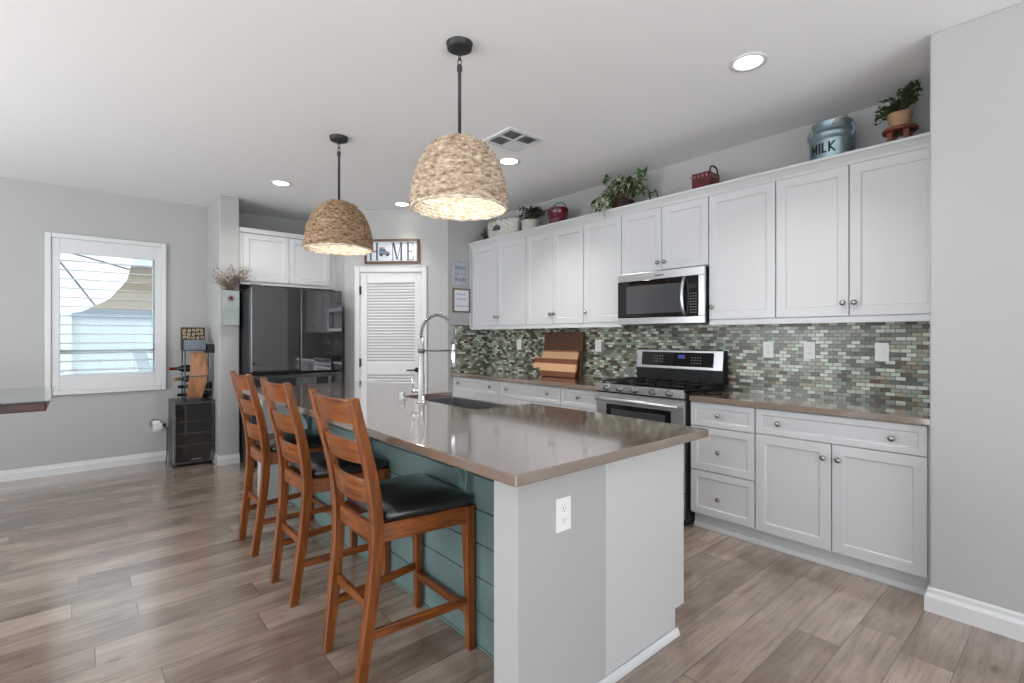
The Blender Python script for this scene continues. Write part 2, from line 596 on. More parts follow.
# ---------------- window: casing, shutter frame and blades, sash, outdoor view
win = MB()
e = 0.045
for a in ((-0.247, -0.247 + e, 0.755, 2.30), (0.696 - e, 0.696, 0.755, 2.30), (-0.247 + e, 0.696 - e, 2.30 - e, 2.30), (-0.247 + e, 0.696 - e, 0.755, 0.755 + e)):
    win.box(a[0], a[1], YW - 0.034, YW + 0.0, a[2], a[3])
window = struct('window_1', win, M['trim'], bevel=0.006)
sh = MB()
y0, y1 = YW - 0.022, YW + 0.012
sh.box(-0.202, -0.142, y0, y1, 0.80, 2.255); sh.box(0.60, 0.651, y0, y1, 0.80, 2.255)
sh.box(-0.142, 0.60, y0, y1, 2.118, 2.255); sh.box(-0.142, 0.60, y0, y1, 0.80, 0.945)
struct('shutter_frame', sh, M['trim'], window, bevel=0.004)
for k in range(13):
    z = 0.985 + k * 0.0885
    s = MB()
    prof = [(-0.040, -0.001), (-0.02, 0.0045), (0.02, 0.0045), (0.040, 0.001), (0.02, -0.0045), (-0.02, -0.0045)]
    ca, sa = math.cos(math.radians(3)), math.sin(math.radians(3))
    s.prism([(YW - 0.005 + a * ca - b * sa, z + a * sa + b * ca) for a, b in prof], -0.141, 0.599, 'X')
    struct('shutter_blade', s, M['trim'], window)
s = MB()
for a in ((WX0, WX0 + 0.05, WZ0, WZ1), (WX1 - 0.05, WX1, WZ0, WZ1), (WX0, WX1, WZ1 - 0.05, WZ1), (WX0, WX1, WZ0, WZ0 + 0.05), (WX0, WX1, 1.145, 1.185), (0.588, 0.60, WZ0, WZ1)):
    s.box(a[0], a[1], YW + 0.08, YW + 0.11, a[2], a[3])
sash_m = mat('sash_bluegrey', (176, 190, 194), rough=0.5)
struct('sash', s, sash_m, window)
struct('pane', MB().box(WX0 + 0.02, WX1 - 0.02, YW + 0.094, YW + 0.098, WZ0 + 0.02, WZ1 - 0.02), M['glass'], window)

# ---------------- pantry door (louvred) in the angled wall
DU = Vector((1, -1, 0)).normalized(); DW = Vector((-1, -1, 0)).normalized()
PT = frame((3.133, 4.72, 0), DU, (0, 0, 1), DW)     # u runs to the right, u = 0 at the right-hand corner
u0, u1 = -1.073, -0.239
d = MB(PT)
tw = 0.062
d.box(u0, u0 + tw, 0, 2.105, 0.0, 0.02); d.box(u1 - tw, u1, 0, 2.105, 0.0, 0.02); d.box(u0 + tw, u1 - tw, 2.045, 2.105, 0.0, 0.02)
d.box(u0 - 0.008, u1 + 0.008, 2.105, 2.117, 0, 0.026)
door = struct('door_1', d, M['trim'], bevel=0.004)
a0, a1 = u0 + tw + 0.004, u1 - tw - 0.004
st = 0.075
d = MB(PT)
d.box(a0, a0 + st, 0.01, 2.04, -0.02, 0.010); d.box(a1 - st, a1, 0.01, 2.04, -0.02, 0.010)
d.box(a0 + st, a1 - st, 1.925, 2.04, -0.02, 0.010); d.box(a0 + st, a1 - st, 0.885, 1.02, -0.02, 0.010)
d.box(a0 + st, a1 - st, 0.01, 0.25, -0.02, 0.010); d.box(a0 + st, a1 - st, 0.25, 1.925, -0.022, -0.016)
leaf = struct('door_leaf', d, M['trim'], door, bevel=0.003)
d = MB(PT)
for lo, hi in ((1.02, 1.925), (0.25, 0.885)):
    n = int(round((hi - lo) / 0.0335))
    p = (hi - lo) / n
    for k in range(n):
        z = lo + k * p
        d.prism([(z, 0.004), (z + 0.004, 0.006), (z + p + 0.004, -0.010), (z + p, -0.013)], a0 + st, a1 - st, 'X')
struct('louvers', d, M['trim'], leaf)
d = MB(PT)
kz, ku = 0.94, a1 - 0.045
d.cyl((ku, kz, 0.010), (ku, kz, 0.020), 0.028); d.cyl((ku, kz, 0.02), (ku, kz, 0.055), 0.011)
d.tube([(ku, kz, 0.055), (ku - 0.03, kz, 0.058), (ku - 0.11, kz - 0.004, 0.055)], [0.013, 0.009, 0.007])
struct('lever_handle', d, M['black'], leaf)
for z in (1.84, 1.02, 0.22):
    d = MB(PT); d.box(a0 - 0.006, a0 + 0.012, z - 0.045, z + 0.045, 0.008, 0.022); d.cyl((a0 - 0.002, z - 0.05, 0.022), (a0 - 0.002, z + 0.05, 0.022), 0.006)
    struct('hinge', d, M['black'], door)

# ---------------- ceiling fittings
def ceiling_light(x, y, label, power=7.0, spread=1.9):
    t = thing('recessed_light', (x, y, CZ), label, 'ceiling light', 'recessed lights in the ceiling')
    MB().lathe([(0.068, -0.001), (0.072, -0.006), (0.092, -0.006), (0.094, 0.0)], (x, y, CZ), 36, cap=False).build('trim_ring', M['trim'], t)
    MB().lathe([(0.069, -0.0025), (0.0, -0.0025)], (x, y, CZ), 36, cap=False).build('lens', M['lamp'], t)
    l = area_light('recessed_light_lamp', (x, y, CZ - 0.012), (0, 0, 0), 0.13, 0.13, power, (1, 0.97, 0.92), 'DISK', spread=spread)
    return t


ceiling_light(2.664, 1.176, 'largest round recessed ceiling light, above the near cabinets', 5)
ceiling_light(2.673, 3.126, 'small recessed ceiling light just past the square air vent', 9)
ceiling_light(2.655, 4.899, 'small recessed ceiling light above the framed sign over the pantry door', 2.2, 1.3)
ceiling_light(1.433, 4.976, 'small recessed ceiling light in front of the refrigerator cabinets', 9.5, 2.6)

vx0, vx1, vy0, vy1 = 2.24, 2.571, 2.604, 2.92
t = thing('ceiling_vent', ((vx0 + vx1) / 2, (vy0 + vy1) / 2, CZ), 'square white four way air vent set in the ceiling', 'vent')
v = MB()
fw = 0.03
zt, zb = CZ, CZ - 0.012
xm, ym = (vx0 + vx1) / 2, (vy0 + vy1) / 2
for a in ((vx0, vx0 + fw, vy0, vy1), (vx1 - fw, vx1, vy0, vy1), (vx0 + fw, vx1 - fw, vy0, vy0 + fw), (vx0 + fw, vx1 - fw, vy1 - fw, vy1), (xm - 0.008, xm + 0.008, vy0 + fw, vy1 - fw), (vx0 + fw, vx1 - fw, ym - 0.008, ym + 0.008)):
    v.box(a[0], a[1], a[2], a[3], zb, zt)
v.build('frame', M['trim'], t, bevel=0.002)
MB().box(vx0 + 0.02, vx1 - 0.02, vy0 + 0.02, vy1 - 0.02, CZ - 0.002, CZ - 0.0005).build('duct', mat('duct_grey', (96, 96, 98), rough=0.8), t)
v = MB()
for qx in (0, 1):
    for qy in (0, 1):
        ax0, ax1 = (vx0 + fw, xm - 0.008) if qx == 0 else (xm + 0.008, vx1 - fw)
        ay0, ay1 = (vy0 + fw, ym - 0.008) if qy == 0 else (ym + 0.008, vy1 - fw)
        n = 6
        for k in range(n):
            yy = ay0 + (k + 0.5) * (ay1 - ay0) / n
            s = 1 if (qx, qy) == (1, 1) else -1
            v.prism([(yy - 0.007 * s, CZ - 0.003), (yy - 0.005 * s, CZ - 0.003), (yy + 0.006 * s, CZ - 0.0115), (yy + 0.004 * s, CZ - 0.0115)], ax0, ax1, 'X')
v.build('blades', M['trim'], t)


# ---------------- pendants
def pendant(x, y, straw, label):
    t = thing('pendant_lamp', (x, y, CZ), label, 'pendant lamp', 'woven pendant lamps over the island')
    MB().lathe([(0.0, -0.030), (0.050, -0.030), (0.061, -0.025), (0.063, -0.006), (0.066, 0.0)], (x, y, CZ), 40, cap=False).build('canopy', M['iron'], t)
    c = MB()
    c.cyl((x, y, CZ - 0.03), (x, y, CZ - 0.048), 0.006)
    def loop(zc, h, wdt, turn):
        pts = []
        for k in range(16):
            a = 2 * PI * k / 16
            q = wdt * math.cos(a)
            pts.append((x + q * math.cos(turn), y + q * math.sin(turn), zc + h * math.sin(a)))
        c.tube(pts, 0.0028, 6, True)
    loop(CZ - 0.062, 0.019, 0.010, 0.5); loop(CZ - 0.090, 0.019, 0.009, 2.1)
    c.build('chain', M['iron'], t)
    MB().lathe([(0.011, -0.105), (0.013, -0.112), (0.013, -0.135), (0.0085, -0.14), (0.0085, -0.50)], (x, y, CZ), 16).build('rod', M['iron'], t)
    # woven dome
    prof = [(0.030, 2.290), (0.060, 2.286), (0.095, 2.270), (0.128, 2.246), (0.160, 2.209), (0.188, 2.163), (0.208, 2.113), (0.222, 2.06), (0.230, 2.00), (0.233, 1.97), (0.235, 1.945)]
    L = [0]
    for p, q in zip(prof, prof[1:]):
        L.append(L[-1] + math.hypot(q[0] - p[0], q[1] - p[1]))

    def at(s):
        for i in range(len(prof) - 1):
            if s <= L[i + 1] or i == len(prof) - 2:
                f = (s - L[i]) / (L[i + 1] - L[i])
                return prof[i][0] + f * (prof[i + 1][0] - prof[i][0]), prof[i][1] + f * (prof[i + 1][1] - prof[i][1])
    rows, per, seg = 24, 6, 240
    rnd = random.Random(int(y * 100))

    def skin(inner):
        mb = MB()
        R = []
        ph = [rnd.random() * 6.28 for _ in range(rows + 1)]
        tot = rows * per
        for i in range(tot + 1):
            s = L[-1] * i / tot
            r, z = at(min(s, L[-1] - 1e-6))
            row = min(i // per, rows - 1)
            f = (i % per) / per
            bulge = math.sin(PI * f) if i % per else 0
            ring = []
            for k in range(seg):
                th = 2 * PI * k / seg
                nst = max(8, int(2 * PI * r / 0.042))
                tw = 0.5 + 0.5 * math.sin(th * nst + ph[row] + (f - 0.5) * 5.5 + 0.6 * math.sin(th * 7 + ph[row]))
                dr = bulge * (0.001 + 0.0125 * tw) + 0.0015 * math.sin(th * 5 + ph[row])
                if inner:
                    dr = -dr * 0.8 - 0.006
                dz = 0.004 * math.sin(th * 3 + ph[row]) * (1 if 0 < i < tot else 0.4)
                ring.append(mb._v((x + (r + dr) * math.cos(th), y + (r + dr) * math.sin(th), z + dz + (0.3 * dr))))
            R.append(ring)
        for A, B in zip(R, R[1:]):
            for k in range(seg):
                f = [A[k], A[(k + 1) % seg], B[(k + 1) % seg], B[k]]
                mb._f(f if not inner else f[::-1], True)
        return mb
    sh = skin(False).build('shade', straw, t, recalc=False)
    skin(True).build('shade_lining', M['straw_in'], sh, recalc=False)
    pts = [(x + 0.233 * math.cos(2 * PI * k / 90), y + 0.233 * math.sin(2 * PI * k / 90), 1.945 + 0.003 * math.sin(k * 1.3)) for k in range(90)]
    MB().tube(pts, 0.007, 8, True).build('rim', M['straw_in'], sh)
    s = MB(); s.cyl((x, y, 2.30), (x, y, 2.215), 0.02); s.build('socket', M['iron'], t)
    b = MB(); b.lathe([(0.0, -0.105), (0.018, -0.10), (0.029, -0.082), (0.031, -0.066), (0.024, -0.04), (0.013, -0.015), (0.013, 0.0)], (x, y, 2.215), 20, cap=False)
    b.build('bulb', M['bulb'], t)
    p = bpy.data.lights.new('pendant_bulb_light', 'POINT'); p.energy = 1.7; p.color = (1, 0.98, 0.95); p.shadow_soft_size = 0.03
    o = bpy.data.objects.new('pendant_bulb_light', p); o.location = (x, y, 2.075); COL.objects.link(o)
    return t


pendant(1.421, 2.038, M['straw'], 'nearer and larger looking woven dome pendant lamp on a dark rod')
pendant(1.423, 3.563, M['straw_dark'], 'farther tan woven dome pendant lamp in front of the refrigerator cabinets')

# ------------------------------------------------------------------ island
IX0, IX1, IY0, IY1, IZ = 0.955, 2.078, 1.086, 4.37, 0.909
SX0, SY0, SY1 = 1.655, 2.21, 3.07
t = MB()
t.prism([(IX0, IY0), (IX1, IY0), (IX1, SY0), (SX0 + 0.03, SY0), (SX0, SY0 + 0.03), (SX0, SY1 - 0.03), (SX0 + 0.03, SY1), (IX1, SY1), (IX1, IY1), (IX0, IY1)], IZ - 0.036, IZ)
tag(t.build('island_countertop', M['quartz'], loc=(1.5, 2.7, IZ - 0.036), bevel=0.004), 'long brown polished stone countertop of the island', 'countertop')

PY0, PY1, PX0, PXm, PX1 = 1.19, 4.26, 1.052, 1.50, 2.056
t = thing('kitchen_island', (1.5, 2.7, 0), 'kitchen island with grey end wall, white end panel and sea green plank side', 'kitchen island')
b = MB()
zt = IZ - 0.036
b.prism([(PX0, PY0), (PXm, PY0), (PXm, PY1), (PX0, PY1), (PX0, PY1 - 0.12), (1.285, PY1 - 0.12), (1.285, PY0 + 0.122), (PX0, PY0 + 0.122)], 0, zt)
b.build('end_wall', M['wall'], t, bevel=0.006)
b = MB()
tx, tzz = PX1 - 0.07, 0.113
b.prism([(PXm + 0.001, 0), (tx, 0), (tx, tzz), (PX1, tzz), (PX1, zt), (PXm + 0.001, zt)], PY0 + 0.004, PY0 + 0.022, 'Y')
b.build('end_panel', mat('white_end_panel', (199, 199, 199), rough=0.45), t, bevel=0.0015)
b = MB()
b.prism([(PXm + 0.002, 0), (tx, 0), (tx, tzz), (PX1, tzz), (PX1, zt), (PXm + 0.002, zt)], PY0 + 0.0225, SY0 - 0.02, 'Y')
b.prism([(PXm + 0.002, 0), (tx, 0), (tx, tzz), (PX1, tzz), (PX1, 0.62), (PXm + 0.002, 0.62)], SY0 - 0.0195, SY1 + 0.0195, 'Y')
b.prism([(PXm + 0.002, 0), (tx, 0), (tx, tzz), (PX1, tzz), (PX1, zt), (PXm + 0.002, zt)], SY1 + 0.02, PY1, 'Y')
b.build('carcass', M['cabinet'], t)
# planks: one mesh with grooves
b = MB()
z = 0.0
zs = [0.0, 0.015, 0.157, 0.299, 0.442, 0.584, 0.726, zt]
for lo, hi in zip(zs, zs[1:]):
    b.box(1.268, 1.284, PY0 + 0.1225, PY1 - 0.1205, lo + 0.0025, hi - 0.0025)
sp = b.build('shiplap', M['green'], t, bevel=0.0015)
MB().box(1.276, 1.2845, PY0 + 0.1225, PY1 - 0.1205, 0.0, zt - 0.001).build('shiplap_backing', mat('groove_green', (40, 56, 52), rough=0.7), sp)
b = MB()
b.prism([(PY0, 0), (PY0 - 0.014, 0), (PY0 - 0.013, 0.012), (PY0 - 0.008, 0.024), (PY0, 0.03)], PX0, PX1 - 0.062, 'X')
b.build('shoe_molding', M['trim'], t)
for yy in (1.752, 2.72, 3.70):
    c = MB()
    c.box(1.236, 1.2675, yy - 0.03, yy + 0.03, 0.60, zt - 0.001)
    c.box(1.02, 1.236, yy - 0.03, yy + 0.03, zt - 0.026, zt - 0.001)
    arc = [(1.236, zt - 0.026), (1.05, zt - 0.026)]
    for k in range(11):
        a = PI / 2 * k / 10
        arc.append((1.05 + 0.186 * math.sin(a), 0.66 + (zt - 0.026 - 0.018 - 0.66) * math.cos(a)))
    c.prism(arc, yy - 0.018, yy + 0.018, 'Y')
    c.build('corbel', M['green'], t, bevel=0.003)


def outlet(u, v, T, label=None, parent=None, wide=0.072, group='wall outlets on the backsplash', loc=None, switch=False):
    h = 0.116
    p = MB(T); p.box(u - wide / 2, u + wide / 2, v - h / 2, v + h / 2, 0, 0.006)
    if parent is not None:
        o = p.build('outlet', M['plastic'], parent, bevel=0.002)
    else:
        o = p.build('wall_outlet', M['plastic'], loc=T @ Vector((u, v, 0)), bevel=0.002)
        tag(o, label, 'outlet', group)
    if switch:
        s = MB(T); s.box(u - 0.017, u + 0.017, v - 0.034, v + 0.034, 0.006, 0.009); s.build('rocker', M['plastic'], o, bevel=0.001)
    else:
        for dv in (-0.02, 0.02):
            s = MB(T)
            pts = []
            for k in range(16):
                a = 2 * PI * k / 16
                pts.append((u + max(-0.0145, min(0.0145, 0.019 * math.cos(a))), v + dv + 0.0145 * math.sin(a)))
            s.prism(pts, 0.006, 0.008)
            so = s.build('socket', M['plastic'], o)
            if parent is not None or True:
                q = MB(T)
                q.box(u - 0.0075, u - 0.0055, v + dv - 0.002, v + dv + 0.007, 0.008, 0.0084)
                q.box(u + 0.0055, u + 0.0075, v + dv - 0.002, v + dv + 0.006, 0.008, 0.0084)
                q.cyl((u, v + dv - 0.008, 0.0080), (u, v + dv - 0.008, 0.0084), 0.0024, n=10)
                q.build('slot_pair', M['slot'], o)
    return o


outlet(1.262, 0.700, facing_room(PY0), parent=t)

# ---------------- sink
t = MB()
x0, x1, yA, yB, zr, zf = SX0 - 0.012, 2.092, SY0 - 0.012, SY1 + 0.012, IZ - 0.037, 0.66
# outer and inner shells of the basin, apron side to the right
def ring(z, d, r):
    pts = []
    for cx, cy, a0 in ((x1 - d - r, yB - d - r, 0), (x0 + d + r, yB - d - r, PI / 2), (x0 + d + r, yA + d + r, PI), (x1 - d - r, yA + d + r, 3 * PI / 2)):
        for k in range(6):
            a = a0 + PI / 2 * k / 5
            pts.append((cx + r * math.cos(a), cy + r * math.sin(a), z))
    return [t._v(p) for p in pts]
RR = [ring(zf - 0.02, 0.0, 0.012), ring(zr, 0.0, 0.012), ring(zr, 0.02, 0.03), ring(zf + 0.03, 0.022, 0.03), ring(zf, 0.05, 0.04)]
for A, B in zip(RR, RR[1:]):
    for k in range(24):
        t._f([A[k], A[(k + 1) % 24], B[(k + 1) % 24], B[k]])
t._f(RR[0][::-1]); t._f(RR[-1])
snk = t.build('farmhouse_sink', M['sink'], loc=(1.87, 2.64, zf - 0.02), bevel=0.002)
tag(snk, 'grey apron front sink set into the island countertop', 'sink')
d = MB(); d.lathe([(0.0, 0.003), (0.03, 0.003), (0.042, 0.004), (0.045, 0.0)], (1.87, 2.64, zf), 24, cap=False); d.build('drain', M['chrome'], snk)

# ---------------- faucet
fx, fy = 1.575, 2.665
t = thing('kitchen_faucet', (fx, fy, IZ), 'tall chrome spring neck pull down faucet beside the sink', 'faucet')
f = MB()
f.lathe([(0.0, 0.0), (0.029, 0.0), (0.029, 0.008), (0.0215, 0.012), (0.0215, 0.17), (0.0185, 0.175), (0.0185, 0.395), (0.013, 0.40), (0.0, 0.40)], (fx, fy, IZ), 28, cap=False)
f.build('body', M['chrome'], t)
# direction of the spout: over the basin
sd = Vector((0.92, -0.39, 0)).normalized()
top = IZ + 0.41
Rr = 0.100
path = [Vector((fx, fy, IZ + 0.40))]
for k in range(0, 25):
    a = PI - PI * k / 24
    path.append(Vector((fx, fy, top)) + sd * (Rr + Rr * math.cos(a)) + Vector((0, 0, Rr * 1.28 * math.sin(a))))
end = Vector((fx, fy, top)) + sd * (2 * Rr)
path.append(end + Vector((0, 0, -0.05)))
hs = MB(); hs.tube(path, 0.0075, 10); hose = hs.build('hose', M['black'], t)
# spring coil round the hose
cum = [0]
for p, q in zip(path, path[1:]):
    cum.append(cum[-1] + (q - p).length)
def along(s):
    for i in range(len(path) - 1):
        if s <= cum[i + 1]:
            g = (s - cum[i]) / (cum[i + 1] - cum[i])
            return path[i].lerp(path[i + 1], g), (path[i + 1] - path[i]).normalized()
    return path[-1], (path[-1] - path[-2]).normalized()
side = sd.cross(Vector((0, 0, 1)))
co = []
turns = 30
for k in range(turns * 10 + 1):
    s = cum[-1] * k / (turns * 10)
    p, tg = along(min(s, cum[-1] - 1e-5))
    nb = tg.cross(side).normalized()
    a = 2 * PI * k / 10
    co.append(p + (side * math.cos(a) + nb * math.sin(a)) * 0.0125)
cm = MB(); cm.tube(co, 0.0027, 5); cm.build('spring', M['chrome'], hose)
hd = MB()
hz = end.z - 0.05
hd.lathe([(0.0, 0.0), (0.011, 0.0), (0.0125, -0.012), (0.013, -0.05), (0.0165, -0.065), (0.0175, -0.142), (0.015, -0.148), (0.0, -0.148)], (end.x, end.y, hz), 22, cap=False)
hd.build('spray_head', M['chrome'], t)
ar = MB()
az = IZ + 0.318
ar.tube([Vector((fx, fy, az)), Vector((end.x, end.y, az)) - sd * 0.016], 0.006, 10)
ar.lathe([(0.0225, -0.012), (0.0225, 0.012)], (fx, fy, az), 22)
cr = []
for k in range(17):
    a = 2 * PI * k / 16
    cr.append(Vector((end.x, end.y, az)) + (sd * math.cos(a) + side * math.sin(a)) * 0.0185)
ar.tube(cr[:-1], 0.0045, 8, True)
ar.build('support_arm', M['steel_dark'], t)
ld = Vector((-0.75, 0.66, 0)).normalized()
lv = MB()
b0 = Vector((fx, fy, IZ + 0.075))
lv.tube([b0, b0 + ld * 0.055], 0.0165, 18)
hv = lv.build('handle_hub', M['chrome'], t)
lv = MB()
lv.tube([b0 + ld * 0.046, b0 + ld * 0.052 + Vector((0, 0, 0.05)), b0 + ld * 0.064 + Vector((0, 0, 0.115))], [0.006, 0.005, 0.004], 10)
lv.build('lever', M['chrome'], hv)
t = MB(); t.lathe([(0.0, 0.0), (0.026, 0.0), (0.026, 0.004), (0.0195, 0.006), (0.0195, 0.046), (0.0165, 0.051), (0.0, 0.053)], (1.555, 2.868, IZ), 24, cap=False)
o = t.build('sink_air_gap', M['chrome'], loc=(1.555, 2.868, IZ))
tag(o, 'short chrome cylinder cap standing beside the faucet', 'sink fitting')

# ------------------------------------------------------------------ bar stools
def make_stool():
    cy = 1.92
    t = thing('bar_stool', (1.02, cy, 0), 'nearest bar stool, brown ladder back with black padded seat', 'bar stool', 'bar stools along the island')
    W = M['stool']
    # rear legs run up into the back: (z, x of front edge, depth)
    prof = [(0.0, 0.803, 0.040), (0.10, 0.816, 0.042), (0.19, 0.828, 0.043), (0.33, 0.846, 0.044), (0.47, 0.860, 0.045), (0.585, 0.863, 0.045),
            (0.70, 0.854, 0.044), (0.82, 0.830, 0.041), (0.93, 0.800, 0.038), (1.03, 0.772, 0.034), (1.092, 0.756, 0.031)]

    def px(z):
        for a, b in zip(prof, prof[1:]):
            if z <= b[0]:
                g = (z - a[0]) / (b[0] - a[0])
                return a[1] + g * (b[1] - a[1]), a[2] + g * (b[2] - a[2])
        return prof[-1][1], prof[-1][2]
    YN, YF, ty = 1.735, 2.105, 0.040        # outer faces of the rear legs at seat height

    def lo_y(z):
        return 1.746 - 0.040 * z / 1.092

    def hi_y(z):
        return 2.102 + 0.050 * z / 1.092
    fine = [i * 1.092 / 26 for i in range(27)]
    for sgn in (-1, 1):
        secs = []
        for z in fine:
            x, dd = px(z)
            taper = 0.004 * max(0, 0.3 - z) / 0.3
            if sgn < 0:
                ya = lo_y(z); yb = ya + ty
            else:
                yb = hi_y(z); ya = yb - ty
            secs.append([(x - dd, ya + taper, z), (x, ya + taper, z), (x, yb - taper, z), (x - dd, yb - taper, z)])
        MB().sweep_rect(secs).build('rear_leg', W, t, bevel=0.005)
    # front legs: straight, tapered to the floor
    for sgn, yc in ((-1, 1.707), (1, 2.133)):
        x1f = 1.258
        secs = []
        for z, wd in ((0, 0.030), (0.3, 0.036), (0.66 - 0.055, 0.044)):
            o = (0.6 - z) / 0.6 * -0.004
            yo = yc + sgn * 0.0
            if sgn < 0:
                ys = (yo - 0.018, yo - 0.018 + wd)
            else:
                ys = (yo + 0.018 - wd, yo + 0.018)
            secs.append([(x1f - wd, ys[0], z), (x1f, ys[0], z), (x1f, ys[1], z), (x1f - wd, ys[1], z)])
        MB().sweep_rect(secs).build('front_leg', W, t, bevel=0.004)
    # seat frame (apron)
    z0, z1 = 0.535, 0.606
    a = MB()
    a.sweep_rect([[(0.845, YN + 0.008, z0), (0.845, YN + 0.03, z0), (0.845, YN + 0.03, z1), (0.845, YN + 0.008, z1)],
                  [(1.225, 1.694, z0), (1.225, 1.716, z0), (1.225, 1.716, z1), (1.225, 1.694, z1)]])
    a.sweep_rect([[(0.845, YF - 0.03, z0), (0.845, YF - 0.008, z0), (0.845, YF - 0.008, z1), (0.845, YF - 0.03, z1)],
                  [(1.225, 2.124, z0), (1.225, 2.146, z0), (1.225, 2.146, z1), (1.225, 2.124, z1)]])
    a.box(1.225, 1.248, 1.70, 2.14, z0, z1)
    a.box(0.83, 0.852, YN + ty - 0.002, YF - ty + 0.002, z0, z1 - 0.004)
    a.build('seat_frame', M['stool_h'], t, bevel=0.003)
    # cushion
    c = MB()
    N = 18
    def half(xx):
        g = (xx - 0.862) / (1.262 - 0.862)
        return 0.188 + g * 0.052
    grid = []
    for layer, (zb, grow) in enumerate(((0.607, -0.012), (0.617, 0.0), (0.634, 0.003), (0.648, -0.006), (0.660, -0.028))):
        ring = []
        for k in range(64):
            a_ = 2 * PI * k / 64
            ca, sa = math.cos(a_), math.sin(a_)
            ex = 2 / 9.0
            qx = abs(ca) ** ex * (1 if ca >= 0 else -1)
            qy = abs(sa) ** ex * (1 if sa >= 0 else -1)
            xx = 1.059 + qx * (0.200 + grow)
            yy = cy + qy * (half(xx) + grow)
            ring.append(c._v((xx, yy, zb)))
        grid.append(ring)
    for A, B in zip(grid, grid[1:]):
        for k in range(64):
            c._f([A[k], A[(k + 1) % 64], B[(k + 1) % 64], B[k]], True)
    ring2 = []
    prev = grid[-1]
    for sc_, zz in ((0.80, 0.671), (0.5, 0.678), (0.2, 0.681)):
        ring = []
        for v in grid[-1]:
            ring.append(c._v((1.059 + (v.co.x - 1.059) * sc_, cy + (v.co.y - cy) * sc_, zz)))
        for k in range(64):
            c._f([prev[k], prev[(k + 1) % 64], ring[(k + 1) % 64], ring[k]], True)
        prev = ring
    c._f(prev, True); c._f(grid[0][::-1])
    c.build('seat_cushion', M['leather'], t)
    # back rails, curved backwards
    def rail(name, zb, zt, thick, sag, notch=0.0):
        mb = MB()
        n = 14
        secs = []
        for k in range(n + 1):
            g = k / n
            zm = (zb + zt) / 2
            ylo, yhi = lo_y(zm) + ty - 0.006, hi_y(zm) - ty + 0.006
            yy = ylo + g * (yhi - ylo)
            bow = -sag * (1 - (2 * g - 1) ** 2)
            xb, db = px(zb); xt, dt_ = px(zt)
            xb -= db * 0.42; xt -= dt_ * 0.42
            h = thick / 2
            secs.append([(xb + bow - h, yy, zb), (xb + bow + h, yy, zb), (xt + bow + h, yy, zt), (xt + bow - h, yy, zt)])
        mb.sweep_rect(secs)
        mb.build(name, M['stool_h'], t, bevel=0.003)
    rail('back_rail', 0.990, 1.082, 0.020, 0.030)
    rail('back_rail', 0.836, 0.926, 0.018, 0.030)
    rail('back_rail', 0.680, 0.774, 0.018, 0.030)
    # stretchers
    def bar(p0, p1, h=0.034, wd=0.018):
        p0, p1 = Vector(p0), Vector(p1)
        dd = (p1 - p0).normalized()
        s_ = Vector((-dd.y, dd.x, 0)).normalized() * wd / 2
        u_ = Vector((0, 0, h / 2))
        MB().sweep_rect([[p + s_ * a_ + u_ * b_ for a_, b_ in ((-1, -1), (1, -1), (1, 1), (-1, 1))] for p in (p0, p1)]).build('stretcher', M['stool_h'], t, bevel=0.003)
    bar((0.83, YN + 0.02, 0.196), (1.238, 1.707, 0.206))
    bar((0.83, YF - 0.02, 0.196), (1.238, 2.133, 0.206))
    bar((0.828, YN + 0.03, 0.292), (0.828, YF - 0.03, 0.292), 0.036, 0.02)
    bar((1.238, 1.715, 0.162), (1.238, 2.125, 0.162), 0.034, 0.022)
    return t


stool = make_stool()
dup(stool, (1.025, 1.92 + 0.772, 0), 'middle bar stool, brown ladder back with black padded seat, between two others')
dup(stool, (1.029, 1.92 + 1.503, 0), 'farthest bar stool, brown ladder back with black padded seat, nearest the refrigerator')

# ------------------------------------------------------------------ cooking wall: base units, worktops, wall units
XD, XC = 3.188, 3.162
FL = facing_left(XD + 0.02)      # w = 0.02 is the door face


def knob(mb, u, v, w):
    R = Matrix.Identity(3)
    mb.lathe([(0.006, w), (0.006, w + 0.010), (0.0145, w + 0.014), (0.0165, w + 0.020), (0.014, w + 0.026), (0.006, w + 0.029), (0.0, w + 0.0295)], (u, v, 0), 18, cap=False)


def front(kind, t, T, u0, u1, v0, v1, knobs, rail=0.055):
    o = MB(T).panel(u0, u1, v0, v1, 0.0, 0.02, rail=rail).build(kind, M['cabinet'], t, bevel=0.0012)
    for ku, kv in knobs:
        k = MB(T); knob(k, ku, kv, 0.0195)
        k.build('knob', M['nickel'], o)
    return o


def base_unit(y0, y1, label, drawers=(), doors=(), toe=True):
    t = thing('base_cabinet', ((XD + XW) / 2, (y0 + y1) / 2, 0), label, 'cabinet', 'base cabinets along the cooking wall')
    c = MB()
    c.box(XD + 0.0205, XW - 0.01, y0, y1, 0.10, 0.872)
    c.box(XD + 0.062, XW - 0.01, y0, y1, 0.0, 0.10)
    c.build('body', M['cabinet'], t)
    k = MB(); k.prism([(XD + 0.0615, 0), (XD + 0.048, 0), (XD + 0.049, 0.014), (XD + 0.055, 0.026), (XD + 0.0615, 0.03)], y0, y1, 'Y')
    k.build('shoe_molding', M['trim'], t)
    for (a, b, lo, hi, kn) in drawers:
        front('drawer', t, FL, a, b, lo, hi, kn, 0.034 if hi - lo < 0.2 else 0.045)
    for (a, b, lo, hi, kn) in doors:
        front('door', t, FL, a, b, lo, hi, kn)
    return t


